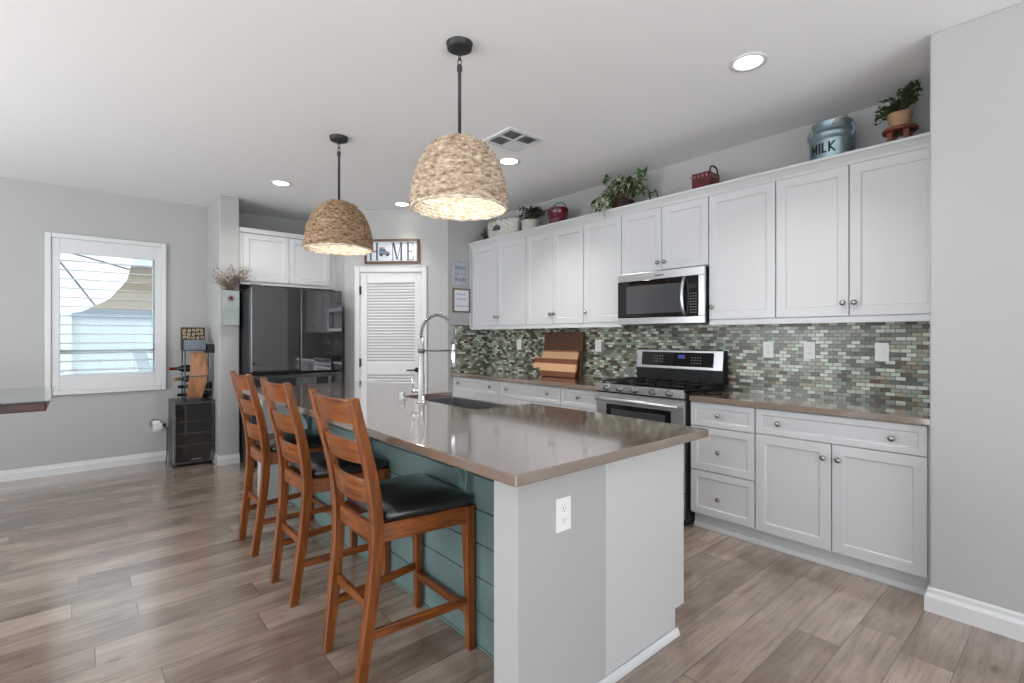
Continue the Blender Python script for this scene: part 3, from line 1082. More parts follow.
g = 0.003
base_unit(1.366, 1.802, 'three drawer white base cabinet right of the range',
          drawers=[(1.369, 1.799, 0.709, 0.865, [(1.598, 0.79)]), (1.369, 1.799, 0.411, 0.703, [(1.598, 0.548)]), (1.369, 1.799, 0.113, 0.405, [(1.598, 0.238)])])
base_unit(0.505, 1.364, 'white base cabinet with one wide drawer over two doors, next to the grey wall',
          drawers=[(0.527, 1.361, 0.714, 0.865, [(1.226, 0.786), (0.669, 0.786)])],
          doors=[(0.948, 1.361, 0.108, 0.708, [(0.985, 0.628)]), (0.527, 0.942, 0.108, 0.708, [(0.912, 0.628)])])
base_unit(2.60, 3.034, 'narrow white base cabinet left of the range, below the cutting boards',
          drawers=[(2.603, 3.031, 0.714, 0.865, [(2.82, 0.80)])], doors=[(2.603, 3.031, 0.108, 0.708, [(2.99, 0.628)])])
base_unit(3.036, 3.876, 'middle white base cabinet between the narrow one and the corner one',
          drawers=[(3.039, 3.873, 0.714, 0.865, [(3.188, 0.80), (3.748, 0.80)])],
          doors=[(3.039, 3.453, 0.108, 0.708, [(3.41, 0.628)]), (3.459, 3.873, 0.108, 0.708, [(3.50, 0.628)])])
base_unit(3.878, 4.715, 'white base cabinet in the far corner beside the pantry wall',
          drawers=[(3.881, 4.705, 0.714, 0.865, [(4.018, 0.80), (4.577, 0.80)])],
          doors=[(3.881, 4.29, 0.108, 0.708, [(4.25, 0.628)]), (4.296, 4.705, 0.108, 0.708, [(4.336, 0.628)])])
o = MB().box(XC, XW - 0.0085, 0.502, 1.797, 0.873, IZ).build('kitchen_worktop', M['quartz'], loc=(3.45, 1.15, 0.873), bevel=0.004)
tag(o, 'brown stone worktop right of the range', 'countertop')
o = MB().box(XC, XW - 0.0085, 2.604, YP - 0.0085, 0.873, IZ).build('kitchen_worktop', M['quartz'], loc=(3.45, 3.65, 0.873), bevel=0.004)
tag(o, 'brown stone worktop left of the range, holding the cutting boards', 'countertop')

XU = 3.43
FU = facing_left(XU + 0.02)
UB, UT = 1.437, 2.325


def wall_unit(y0, y1, label, doors, zb=UB, zt=UT, deep=XU):
    t = thing('wall_cabinet', ((XU + XW) / 2, (y0 + y1) / 2, zb), label, 'cabinet', 'wall cabinets along the cooking wall')
    MB().box(XU + 0.0205, XW - 0.002, y0, y1, zb - 0.004, 2.352).build('body', M['cabinet'], t)
    MB().box(XU + 0.031, XW - 0.002, y0, y1, 2.3525, 2.36).build('top_panel', M['deck'], t)  # unseen dark top added to cut bounce onto the wall above
    for a, b, kn in doors:
        front('door', t, FU, a, b, zb, zt, kn, 0.055)
    return t


wall_unit(0.503, 1.336, 'widest near wall cabinet, two white doors beside the grey wall', [(0.506, 0.923, [(0.897, 1.513)]), (0.929, 1.333, [(0.955, 1.513)])])
wall_unit(1.338, 1.795, 'single door white wall cabinet just right of the microwave', [(1.341, 1.792, [(1.766, 1.525)])])
wall_unit(1.797, 2.562, 'short two door white wall cabinet above the microwave', [(1.80, 2.177, [(2.150, 1.893)]), (2.183, 2.559, [(2.21, 1.893)])], zb=1.835)
wall_unit(2.564, 2.978, 'single door white wall cabinet just left of the microwave', [(2.567, 2.975, [(2.945, 1.53)])])
wall_unit(2.980, 3.746, 'middle two door white wall cabinet, above the cutting boards', [(2.983, 3.360, [(3.335, 1.53)]), (3.366, 3.743, [(3.392, 1.53)])])
wall_unit(3.748, 4.690, 'farthest two door white wall cabinet, next to the small framed prints', [(3.751, 4.205, [(4.18, 1.53)]), (4.211, 4.66, [(4.237, 1.53)])])
struct('trim_1', MB().box(XU + 0.001, XW - 0.002, 4.692, YP - 0.001, UB - 0.035, 2.36), M['cabinet'])
# crown and light rail
c = MB()
c.prism([(XU + 0.020, 2.328), (XU + 0.004, 2.328), (XU - 0.002, 2.345), (XU - 0.024, 2.372), (XU - 0.036, 2.379), (XU - 0.036, 2.394), (XU + 0.03, 2.394), (XU + 0.03, 2.362), (XU + 0.020, 2.362)], 0.503, YP - 0.02, 'Y')
struct('trim_2', c, M['cabinet'])
c = MB()
for a, b in ((0.503, 1.795), (2.564, 4.69)):
    c.prism([(XU + 0.004, 1.395), (XU + 0.024, 1.395), (XU + 0.024, 1.4325), (XU + 0.004, 1.4325)], a, b, 'Y')
struct('trim_3', c, M['cabinet'], bevel=0.003)

# ---------------- microwave
mt = thing('microwave', (3.58, 2.18, 1.412), 'stainless over the range microwave with dark glass door', 'microwave')
T = facing_left(3.40)
a, b, lo, hi = 1.799, 2.561, 1.412, 1.822
MB(T).box(a + 0.004, b - 0.004, lo + 0.004, hi - 0.004, -0.365, 0.0).build('case', M['black'], mt, bevel=0.003)
f = MB(T)
f.box(a, b, hi - 0.062, hi, 0.0005, 0.022); f.box(a, b, lo, lo + 0.052, 0.0005, 0.022)
f.box(a, a + 0.048, lo + 0.052, hi - 0.062, 0.0005, 0.022)
f.build('face_frame', M['steel'], mt, bevel=0.003)
dr = MB(T).box(1.935, b, lo + 0.0525, hi - 0.0625, 0.0005, 0.020).build('door', M['black_gloss'], mt, bevel=0.002)
f = MB(T)
f.box(1.985, 2.475, lo + 0.085, hi - 0.105, 0.0202, 0.0212)
f.build('window', mat('microwave_window', (70, 72, 75), rough=0.08, spec=0.8), dr)
f = MB(T)
pts = []
for k in range(13):
    gk = k / 12
    pts.append((1.958, lo + 0.06 + gk * (hi - lo - 0.13), 0.022 + 0.036 * math.sin(PI * gk) ** 0.6))
f.tube(pts, 0.013, 10)
f.build('handle', M['steel'], dr)
cp = MB(T).box(a + 0.0485, 1.934, lo + 0.0525, hi - 0.0625, 0.0005, 0.019).build('control_panel', M['black_gloss'], mt)
f = MB(T)
for r_ in range(8):
    for c_ in range(3):
        f.box(1.862 + c_ * 0.020, 1.873 + c_ * 0.020, lo + 0.075 + r_ * 0.020, lo + 0.082 + r_ * 0.020, 0.0192, 0.0197)
f.build('buttons', mat('grey_keys', (120, 122, 126), rough=0.5), cp)
MB(T).box(1.86, 1.925, lo + 0.255, lo + 0.29, 0.0192, 0.0197).build('display', M['smoke'], cp)
MB(T).box(2.13, 2.21, hi - 0.040, hi - 0.028, 0.0222, 0.0227).build('badge', M['steel_dark'], mt)

# ---------------- range
rt = thing('kitchen_range', (3.45, 2.2, 0), 'stainless gas range with black cooktop and raised control panel', 'range')
ra, rb = 1.812, 2.588
T = facing_left(3.16)
MB(T).box(ra, rb, 0.02, 0.925, -0.535, 0.0).build('body', M['black'], rt)
f = MB(T); f.box(ra + 0.004, rb - 0.004, 0.885, 0.944, 0.0, 0.030)
st_ = f.build('control_strip', M['steel'], rt, bevel=0.004)
for yk in (2.478, 2.352, 2.215, 2.060, 1.925):
    k = MB(T)
    k.lathe([(0.0235, 0.0302), (0.0235, 0.036), (0.019, 0.038), (0.0175, 0.062), (0.015, 0.064), (0.0, 0.064)], (yk, 0.914, 0), 22, cap=False)
    k.build('knob', M['steel_dark'], st_)
dr = MB(T).box(ra + 0.006, rb - 0.006, 0.235, 0.872, 0.0, 0.028).build('oven_door', M['steel'], rt, bevel=0.004)
MB(T).box(ra + 0.105, rb - 0.105, 0.42, 0.79, 0.0282, 0.0292).build('door_window', M['black_gloss'], dr)
MB(T).box(ra + 0.15, rb - 0.15, 0.46, 0.755, 0.0293, 0.0299).build('door_glass', mat('oven_glass', (60, 62, 66), rough=0.05, spec=0.8), dr)
f = MB(T)
f.tube([(ra + 0.03, 0.828, 0.066), (rb - 0.03, 0.828, 0.066)], 0.0155, 14)
f.box(ra + 0.03, ra + 0.065, 0.815, 0.841, 0.028, 0.066); f.box(rb - 0.065, rb - 0.03, 0.815, 0.841, 0.028, 0.066)
f.build('handle', M['steel'], dr, bevel=0.002)
MB(T).box(ra + 0.006, rb - 0.006, 0.05, 0.228, 0.0, 0.026).build('drawer', M['steel'], rt, bevel=0.004)
MB().box(3.135, 3.68, ra, rb, 0.926, 0.944).build('cooktop', M['black_gloss'], rt, bevel=0.004)
for k in range(3):
    gm = MB()
    ya = ra + 0.02 + k * 0.247; yb_ = ya + 0.237
    z0, z1 = 0.958, 0.968
    for xx in (3.19, 3.40, 3.61):
        gm.box(xx - 0.006, xx + 0.006, ya, yb_, z0, z1)
    for yy in (ya + 0.006, (ya + yb_) / 2, yb_ - 0.006):
        gm.box(3.184, 3.616, yy - 0.006, yy + 0.006, z0, z1)
    for xx in (3.19, 3.61):
        for yy in (ya + 0.006, yb_ - 0.006):
            gm.box(xx - 0.006, xx + 0.006, yy - 0.006, yy + 0.006, 0.9445, z0)
    gm.build('grate', M['black'], rt)
for xx, yy in ((3.30, 1.96), (3.52, 1.96), (3.30, 2.45), (3.52, 2.45), (3.41, 2.205)):
    MB().lathe([(0.05, 0.0), (0.05, 0.008), (0.036, 0.010), (0.036, 0.012), (0.0, 0.0125)], (xx, yy, 0.9445), 24).build('burner', M['black'], rt)
bgd = MB()
bgd.prism([(3.685, 0.9445), (XW - 0.012, 0.9445), (XW - 0.012, 1.205), (3.70, 1.205), (3.682, 1.05)], ra, rb, 'Y')
bp_ = bgd.build('back_guard', M['black'], rt, bevel=0.003)
f = MB(frame((3.682, 0, 1.05), (0, 1, 0), Vector((0.018, 0, 0.155)).normalized(), Vector((-0.155, 0, 0.018)).normalized()))
f.box(ra + 0.002, rb - 0.002, 0.0, 0.153, 0.0005, 0.008)
pn = f.build('control_panel', M['steel'], bp_, bevel=0.003)
T2 = frame((3.682, 0, 1.05), (0, 1, 0), Vector((0.018, 0, 0.155)).normalized(), Vector((-0.155, 0, 0.018)).normalized())
MB(T2).box(ra + 0.075, rb - 0.055, 0.022, 0.136, 0.0082, 0.0095).build('display_glass', M['black_gloss'], pn)
f = MB(T2)
rnd = random.Random(3)
for r_ in range(3):
    for c_ in range(4):
        f.box(2.36 + c_ * 0.024 - 0.03, 2.37 + c_ * 0.024 - 0.03, 0.055 + r_ * 0.022, 0.060 + r_ * 0.022, 0.0097, 0.0101)
        f.box(1.99 + c_ * 0.024, 2.0 + c_ * 0.024, 0.05 + r_ * 0.022, 0.055 + r_ * 0.022, 0.0097, 0.0101)
f.build('keys', mat('pale_keys', (150, 152, 160), rough=0.5), pn)
MB(T2).box(2.13, 2.19, 0.085, 0.115, 0.0097, 0.0101).build('clock', mat('clock_glow', (60, 70, 150), emit=(60, 66, 150), emit_strength=0.25), pn)
o = MB().lathe([(0.0, 0.0), (0.05, 0.0), (0.062, 0.012), (0.058, 0.014), (0.045, 0.006), (0.0, 0.005)], (3.36, 1.72, IZ), 28, cap=False).build('spoon_rest', M['black_gloss'], loc=(3.36, 1.72, IZ))
tag(o, 'small black spoon rest on the worktop by the range', 'spoon rest')

# outlets on the backsplash
TB = facing_left(XW - 0.008)
outlet(4.22, 1.228, TB, 'farthest backsplash outlet, left of the cutting boards')
outlet(3.08, 1.228, TB, 'backsplash outlet between the cutting boards and the range')
outlet(1.515, 1.22, TB, 'backsplash outlet just right of the range')
outlet(1.247, 1.22, TB, 'middle one of three backsplash outlets right of the range')
outlet(0.84, 1.217, TB, 'backsplash outlet nearest the grey right wall', switch=True)

# ---------------- cutting boards leaning on the backsplash
def lean(x_bot, ang):      # local: u along Y (negative = right in the view), v up the board, w out towards the room
    c_, s_ = math.cos(ang), math.sin(ang)
    return frame((x_bot, 0, IZ + 0.0005), (0, 1, 0), (s_, 0, c_), (-c_, 0, s_))


walnut = mat('walnut_stripes', (72, 48, 36), rough=0.4, noise=(4, (104, 72, 52), (1, 3, 30)))
T = lean(3.70, math.radians(5))
o = MB(T).box(3.225, 3.755, 0, 0.452, 0, 0.035).build('cutting_board', walnut, loc=(3.68, 3.49, IZ), bevel=0.006)
tag(o, 'tall plain walnut cutting board leaning on the backsplash, behind the striped one', 'cutting board', 'cutting boards on the worktop')


def stripe_mat():
    m = bpy.data.materials.new('striped_wood')
    m.use_nodes = True
    nt = m.node_tree; N, L = nt.nodes, nt.links
    b = N['Principled BSDF']
    tc = N.new('ShaderNodeTexCoord'); sp = N.new('ShaderNodeSeparateXYZ')
    L.new(tc.outputs['Object'], sp.inputs[0])
    mr = N.new('ShaderNodeMapRange'); mr.inputs['From Min'].default_value = 0; mr.inputs['From Max'].default_value = 0.27
    L.new(sp.outputs['Z'], mr.inputs['Value'])
    rp = N.new('ShaderNodeValToRGB'); rp.color_ramp.interpolation = 'CONSTANT'
    e = rp.color_ramp.elements
    e[0].position = 0; e[0].color = lin((112, 66, 44))
    e[1].position = 0.22; e[1].color = lin((206, 164, 124))
    for p, c in ((0.5, (132, 78, 52)), (0.68, (208, 168, 128)), (0.93, (150, 96, 62))):
        k = e.new(p); k.color = lin(c)
    L.new(mr.outputs['Result'], rp.inputs['Fac']); L.new(rp.outputs['Color'], b.inputs['Base Color'])
    b.inputs['Roughness'].default_value = 0.4
    return m


T = lean(3.615, math.radians(12))
pb = MB(T)
ol = [(a_ + 0.035, b_) for a_, b_ in [(3.20, 0.0), (3.20, 0.27), (3.66, 0.27), (3.685, 0.245), (3.685, 0.20), (3.72, 0.185), (3.75, 0.20), (3.785, 0.20), (3.80, 0.175), (3.775, 0.145), (3.80, 0.11), (3.785, 0.075), (3.75, 0.075), (3.72, 0.09), (3.685, 0.075), (3.685, 0.03), (3.66, 0.0)]]
pb.prism(ol, 0, 0.024)
o = pb.build('cutting_board', stripe_mat(), loc=(3.6, 3.45, IZ), bevel=0.004)
tag(o, 'striped light and dark paddle cutting board with a notched handle, in front', 'cutting board', 'cutting boards on the worktop')

# ------------------------------------------------------------------ refrigerator and the cabinet above it
ft = thing('refrigerator', (1.73, 5.75, 0), 'black stainless french door refrigerator beside the grey pillar', 'refrigerator')
FX0, FX1, FY = 1.272, 2.188, 5.38
MB().box(FX0 + 0.004, FX1 - 0.004, FY + 0.105, 6.38, 0.02, 1.80).build('body', M['black'], ft, bevel=0.006)
T = facing_room(FY + 0.1)
xm = 1.741
for a, b in ((FX0, xm - 0.003), (xm + 0.003, FX1)):
    d = MB(T); d.box(a, b, 0.95, 1.815, 0.002, 0.092)
    dd = d.build('door', M['fridge_edge'], ft, bevel=0.012, seg=3)
    MB(T).box(a + 0.012, b - 0.004, 0.956, 1.806, 0.0915, 0.0945).build('door_face', M['fridge'], dd, bevel=0.002)
for lo, hi in ((0.56, 0.925), (0.06, 0.55)):
    d = MB(T).box(FX0, FX1, lo, hi, 0.002, 0.092).build('drawer', M['fridge_edge'], ft, bevel=0.012, seg=3)
    MB(T).box(FX0 + 0.006, FX1 - 0.006, lo + 0.006, hi - 0.035, 0.0915, 0.0945).build('drawer_face', M['fridge'], d, bevel=0.002)
MB(T).box(FX0 + 0.01, FX0 + 0.10, 1.8155, 1.84, 0.01, 0.07).build('hinge_cover', M['steel_dark'], ft, bevel=0.004)
MB().box(FX0 + 0.05, FX1 - 0.05, FY + 0.15, 6.3, 0.0, 0.02).build('foot_rail', M['black'], ft)

ct = thing('wall_cabinet', (1.76, 6.1, 1.87), 'white two door cabinet above the refrigerator', 'cabinet')
MB().box(1.263, 2.256, 5.822, YW - 0.001, 1.868, 2.462).build('body', M['cabinet'], ct)
T = facing_room(5.8215)
for a, b in ((1.30, 1.752), (1.758, 2.215)):
    MB(T).panel(a, b, 1.905, 2.405, 0.0, 0.02, rail=0.055).build('door', M['cabinet'], ct, bevel=0.0012)
f = MB(T); f.box(1.263, 2.256, 2.41, 2.462, 0.0, 0.03)
f.build('crown', M['cabinet'], ct, bevel=0.006)
MB().box(2.2565, 2.289, 5.83, YW - 0.002, 1.868, 2.462).build('filler', M['cabinet'], ct)

# ------------------------------------------------------------------ wall signs and prints
def place(mb_T, *a):
    return MB(mb_T)


t = thing('wall_sign', (2.68, 5.17, 2.15), 'framed wooden HOME sign with a little car, above the pantry door', 'sign')
SU0, SU1, SV0, SV1 = -0.955, -0.325, 2.142, 2.418
fm = MB(PT)
fw = 0.026
fm.box(SU0, SU1, SV0, SV0 + fw, 0.0005, 0.03); fm.box(SU0, SU1, SV1 - fw, SV1, 0.0005, 0.03)
fm.box(SU0, SU0 + fw, SV0 + fw, SV1 - fw, 0.0005, 0.03); fm.box(SU1 - fw, SU1, SV0 + fw, SV1 - fw, 0.0005, 0.03)
fm.build('frame', wood_material('sign_frame_wood', (112, 88, 74), (86, 66, 54), rough=0.6, coat=0), t, bevel=0.002)
MB(PT).box(SU0 + fw, SU1 - fw, SV0 + fw, SV1 - fw, 0.001, 0.012).build('board', mat('whitewashed_board', (222, 226, 232), rough=0.7, noise=(8, (206, 210, 218), (2, 2, 20))), t)
ink = mat('slate_ink', (66, 76, 90), rough=0.7)


def stroke_letters(T, specs, w, m, parent, name='lettering'):
    mb = MB(T)
    for poly in specs:
        mb.prism(poly, w, w + 0.003)
    return mb.build(name, m, parent)


def rect(u0, u1, v0, v1):
    return [(u0, v0), (u1, v0), (u1, v1), (u0, v1)]


lb, lt = SV0 + 0.042, SV1 - 0.044
P_ = []
# H
h0 = SU0 + 0.048
P_ += [rect(h0 + 0.014, h0 + 0.032, lb, lt), rect(h0 + 0.086, h0 + 0.104, lb, lt), rect(h0 + 0.032, h0 + 0.086, (lb + lt) / 2 - 0.006, (lb + lt) / 2 + 0.006)]
for q in (h0 + 0.023, h0 + 0.095):
    P_ += [rect(q - 0.023, q + 0.023, lb - 0.006, lb), rect(q - 0.023, q + 0.023, lt, lt + 0.006)]
stroke_letters(PT, P_, 0.0122, ink, t, 'letter_h'); P_ = []
# M
m0 = h0 + 0.262
P_ += [rect(m0 + 0.012, m0 + 0.020, lb, lt), rect(m0 + 0.104, m0 + 0.124, lb, lt)]
P_ += [[(m0 + 0.014, lt), (m0 + 0.034, lt), (m0 + 0.074, lb), (m0 + 0.058, lb)], [(m0 + 0.066, lb), (m0 + 0.072, lb), (m0 + 0.112, lt), (m0 + 0.104, lt)]]
for q, wv in ((m0 + 0.016, 0.018), (m0 + 0.114, 0.022)):
    P_ += [rect(q - wv, q + wv, lb - 0.006, lb)]
P_ += [rect(m0 - 0.004, m0 + 0.034, lt, lt + 0.006), rect(m0 + 0.096, m0 + 0.136, lt, lt + 0.006)]
stroke_letters(PT, P_, 0.0122, ink, t, 'letter_m'); P_ = []
# E
e0 = m0 + 0.168
P_ += [rect(e0 + 0.014, e0 + 0.032, lb, lt), rect(e0, e0 + 0.086, lb - 0.006, lb), rect(e0, e0 + 0.082, lt, lt + 0.006), rect(e0 + 0.032, e0 + 0.070, (lb + lt) / 2 - 0.004, (lb + lt) / 2 + 0.004),
       rect(e0 + 0.076, e0 + 0.084, lt - 0.036, lt), rect(e0 + 0.080, e0 + 0.088, lb, lb + 0.036), rect(e0 + 0.066, e0 + 0.072, (lb + lt) / 2 - 0.018, (lb + lt) / 2 + 0.018)]
stroke_letters(PT, P_, 0.0122, ink, t, 'letter_e')
# the little car in place of the O
c0, cv = h0 + 0.118, lb + 0.045
carm = mat('car_greyblue', (122, 134, 148), rough=0.7)
cp = [[(c0, cv + 0.012), (c0 + 0.125, cv + 0.012), (c0 + 0.125, cv + 0.04), (c0 + 0.112, cv + 0.05), (c0 + 0.088, cv + 0.054), (c0 + 0.072, cv + 0.082), (c0 + 0.008, cv + 0.086), (c0, cv + 0.06)]]
car = stroke_letters(PT, cp, 0.0122, carm, t, 'car_picture')
wh = MB(PT)
for q in (c0 + 0.028, c0 + 0.100):
    wh.lathe([(0.017, 0.0150), (0.017, 0.0165), (0.0, 0.0165)], (q, cv + 0.012, 0), 20)
wh.build('wheels', ink, car)
MB(PT).box(c0 - 0.002, c0 + 0.066, cv + 0.087, cv + 0.096, 0.0122, 0.0150).build('roof_load', mat('roof_red', (150, 96, 96), rough=0.7), car)
MB(PT).prism([(c0 + 0.012, cv + 0.056), (c0 + 0.078, cv + 0.056), (c0 + 0.066, cv + 0.076), (c0 + 0.012, cv + 0.078)], 0.0152, 0.0158).build('windows', mat('car_window', (84, 98, 116), rough=0.5), car)

TS = facing_room(YP - 0.0005)
o = MB(TS).box(3.198, 3.385, 1.905, 2.20, 0, 0.012).build('wall_print', mat('pale_blue_board', (182, 188, 194), rough=0.7, noise=(14, (160, 168, 178))), loc=(3.29, YP, 1.905))
tag(o, 'unframed pale blue wall print above the small framed one', 'picture', 'small prints beside the wall cabinets')
sc_ = MB(TS)
rnd = random.Random(11)
for row, (v_, hh, uu) in enumerate(((2.168, 0.012, (3.235, 3.35)), (2.10, 0.045, (3.225, 3.365)), (2.032, 0.014, (3.215, 3.29)), (2.032, 0.014, (3.31, 3.37)), (1.965, 0.05, (3.215, 3.365)))):
    x_ = uu[0]
    while x_ < uu[1]:
        w_ = rnd.uniform(0.006, 0.02)
        sc_.prism([(x_, v_ - hh * rnd.uniform(0.2, 0.5)), (x_ + w_ * 0.6, v_ - hh * rnd.uniform(0.3, 0.5)), (x_ + w_, v_ + hh * rnd.uniform(0.2, 0.5)), (x_ + w_ * 0.4, v_ + hh * rnd.uniform(0.3, 0.5))], 0.0122, 0.0128)
        x_ += w_ + rnd.uniform(0.004, 0.012)
sc_.build('lettering', mat('navy_ink', (60, 72, 98), rough=0.7), o)

t = thing('picture_frame', (3.31, YP, 1.59), 'small wood framed white print below the pale blue one', 'picture', 'small prints beside the wall cabinets')
f = MB(TS)
fx0, fx1, fv0, fv1, fw = 3.19, 3.43, 1.592, 1.865, 0.017
f.box(fx0, fx1, fv0, fv0 + fw, 0, 0.02); f.box(fx0, fx1, fv1 - fw, fv1, 0, 0.02); f.box(fx0, fx0 + fw, fv0 + fw, fv1 - fw, 0, 0.02); f.box(fx1 - fw, fx1, fv0 + fw, fv1 - fw, 0, 0.02)
f.build('frame', mat('grey_brown_wood', (120, 104, 92), rough=0.6), t)
pr = MB(TS).box(fx0 + fw, fx1 - fw, fv0 + fw, fv1 - fw, 0, 0.008).build('print', mat('paper_white', (226, 228, 232), rough=0.8), t)
script_ink = mat('faded_blue_ink', (150, 164, 190), rough=0.8)
for v_, uu in ((1.80, (3.25, 3.36)), (1.745, (3.25, 3.37)), (1.665, (3.235, 3.39))):
    f = MB(TS)
    x_ = uu[0]
    while x_ < uu[1]:
        w_ = rnd.uniform(0.008, 0.018)
        f.prism([(x_, v_ - 0.008), (x_ + w_, v_ - 0.010), (x_ + w_ * 0.9, v_ + 0.012), (x_ + 0.002, v_ + 0.009)], 0.0082, 0.0088)
        x_ += w_ + 0.007
    f.build('script_line', script_ink, pr)


# ------------------------------------------------------------------ plants and objects on top of the wall cabinets
def leaf_quad(mb, p, d, up, ln, wd, fold=0.25):
    """a small pointed leaf, two halves folded along the midrib"""
    d = d.normalized()
    s = d.cross(up)
    if s.length < 1e-3:
        s = d.cross(Vector((1, 0, 0.1)))
    s.normalize()
    n = s.cross(d).normalized()
    base, tip = mb._v(p), mb._v(p + d * ln - n * ln * 0.12)
    mid = mb._v(p + d * ln * 0.5 + n * ln * 0.04)
    l = mb._v(p + d * ln * 0.45 + s * wd + n * wd * fold)
    r = mb._v(p + d * ln * 0.45 - s * wd + n * wd * fold)
    mb._f([base, mid, l], True); mb._f([l, mid, tip], True); mb._f([base, r, mid], True); mb._f([r, tip, mid], True)


leaf_dark = mat('leaf_dark_green', (38, 62, 34), rough=0.55, noise=(20, (62, 88, 48)))
leaf_mid = mat('leaf_green', (52, 84, 38), rough=0.55, noise=(20, (84, 112, 60)))
leaf_pale = mat('leaf_pale', (150, 166, 128), rough=0.6, noise=(20, (190, 198, 172)))
stem_m = mat('stem_brown', (92, 86, 60), rough=0.7)
TOPZ = 2.3605

# milk can
can = thing('milk_can', (3.585, 1.06, TOPZ), 'galvanized milk can with dark lettering on the cabinet top', 'milk can')
zinc = mat('galvanized_zinc', (122, 142, 150), rough=0.38, metal=0.7, noise=(10, (152, 168, 174)))
cx, cy = 3.585, 1.06
MB().lathe([(0.0, 0.0), (0.118, 0.0), (0.121, 0.006), (0.121, 0.163), (0.1235, 0.166), (0.1235, 0.172), (0.121, 0.175), (0.121, 0.207), (0.1235, 0.210), (0.122, 0.216), (0.106, 0.230), (0.103, 0.236), (0.103, 0.262), (0.109, 0.280), (0.112, 0.288), (0.109, 0.293), (0.103, 0.289), (0.06, 0.298), (0.0, 0.300)], (cx, cy, TOPZ), 48, cap=False).build('body', zinc, can)
for sgn in (1, -1):
    hm = MB()
    pts = []
    for k in range(12):
        a = -0.35 + PI * 1.05 * k / 11
        pts.append((cx - 0.03, cy + sgn * (0.104 + 0.024 * math.sin(a)), TOPZ + 0.222 - 0.036 * math.cos(a)))
    hm.tube(pts, 0.0065, 8)
    hm.build('handle', zinc, can)
tie = MB(); tie.tube([(cx - 0.10, cy - 0.035, TOPZ + 0.255), (cx - 0.096, cy - 0.065, TOPZ + 0.282), (cx - 0.06, cy - 0.10, TOPZ + 0.292)], 0.009, 8); tie.build('cloth_tie', mat('linen', (168, 164, 148), rough=0.8), can)
lt_ = MB()


def on_can(th, z, r=0.1214):
    return Vector((cx + r * math.cos(th), cy + r * math.sin(th), TOPZ + z))


def can_stroke(s0, z0, s1, z1, wd):
    """bar on the can's side, s measured in metres round it, left to right"""
    n = 5
    rows = []
    for k in range(n + 1):
        g_ = k / n
        s_, z_ = s0 + (s1 - s0) * g_, z0 + (z1 - z0) * g_
        dx, dz = s1 - s0, z1 - z0
        l_ = math.hypot(dx, dz)
        nx, nz = -dz / l_ * wd / 2, dx / l_ * wd / 2
        q = []
        for sg, r_ in ((1, 0.1212), (-1, 0.1212), (-1, 0.1222), (1, 0.1222)):
            q.append(on_can(CTH + (s_ + sg * nx) / 0.1214, z_ + sg * nz, r_))
        rows.append(q)
    lt_.sweep_rect(rows)


CTH = math.radians(181)
x_, a_, b_ = -0.09, 0.085, 0.148
for seg_ in (((0, 0), (0, 1)), ((0, 1), (0.5, 0.3)), ((0.5, 0.3), (1, 1)), ((1, 1), (1, 0))):
    can_stroke(x_ + seg_[0][0] * 0.035, a_ + (b_ - a_) * seg_[0][1], x_ + seg_[1][0] * 0.035, a_ + (b_ - a_) * seg_[1][1], 0.010)
can_stroke(x_ + 0.054, a_, x_ + 0.054, b_, 0.011)
can_stroke(x_ + 0.072, a_, x_ + 0.072, b_, 0.011); can_stroke(x_ + 0.068, a_ + 0.004, x_ + 0.094, a_ + 0.004, 0.010)
can_stroke(x_ + 0.108, a_, x_ + 0.108, b_, 0.011); can_stroke(x_ + 0.110, (a_ + b_) / 2, x_ + 0.136, b_, 0.010); can_stroke(x_ + 0.112, (a_ + b_) / 2, x_ + 0.138, a_, 0.010)
lt_.build('lettering', M['black'], can)

# plant stand and potted plant
sx, sy = 3.58, 0.715
t = thing('plant_stand', (sx, sy, TOPZ), 'small red brown wooden stool under the tan potted plant', 'plant stand')
red_wood = wood_material('red_brown_wood', (98, 44, 34), (126, 60, 44), rough=0.4)
MB().lathe([(0.0, 0.128), (0.07, 0.128), (0.082, 0.132), (0.085, 0.142), (0.081, 0.150), (0.0, 0.152)], (sx, sy, TOPZ), 32, cap=False).build('top', red_wood, t)
for k in range(4):
    a = PI / 4 + k * PI / 2
    c_, s_ = math.cos(a), math.sin(a)
    leg = MB()
    secs = []
    for z_, r_, w_ in ((0.0, 0.068, 0.010), (0.05, 0.058, 0.012), (0.1285, 0.052, 0.014)):
        secs.append([(sx + c_ * r_ + p * w_, sy + s_ * r_ + q * w_, TOPZ + z_) for p, q in ((-1, -1), (1, -1), (1, 1), (-1, 1))])
    leg.sweep_rect(secs).build('leg', red_wood, t, bevel=0.003)
PZ = TOPZ + 0.1522
t = thing('potted_plant', (sx, sy, PZ), 'bushy dark green plant in a tan pot on the little wooden stool', 'plant')
MB().lathe([(0.0, 0.0), (0.040, 0.0), (0.046, 0.01), (0.056, 0.06), (0.059, 0.075), (0.062, 0.077), (0.061, 0.086), (0.054, 0.086), (0.05, 0.07), (0.0, 0.068)], (sx, sy, PZ), 32, cap=False).build('pot', mat('tan_clay', (176, 146, 112), rough=0.7, noise=(30, (150, 120, 88))), t)
rnd = random.Random(5)
fo = MB(); sm_ = MB()
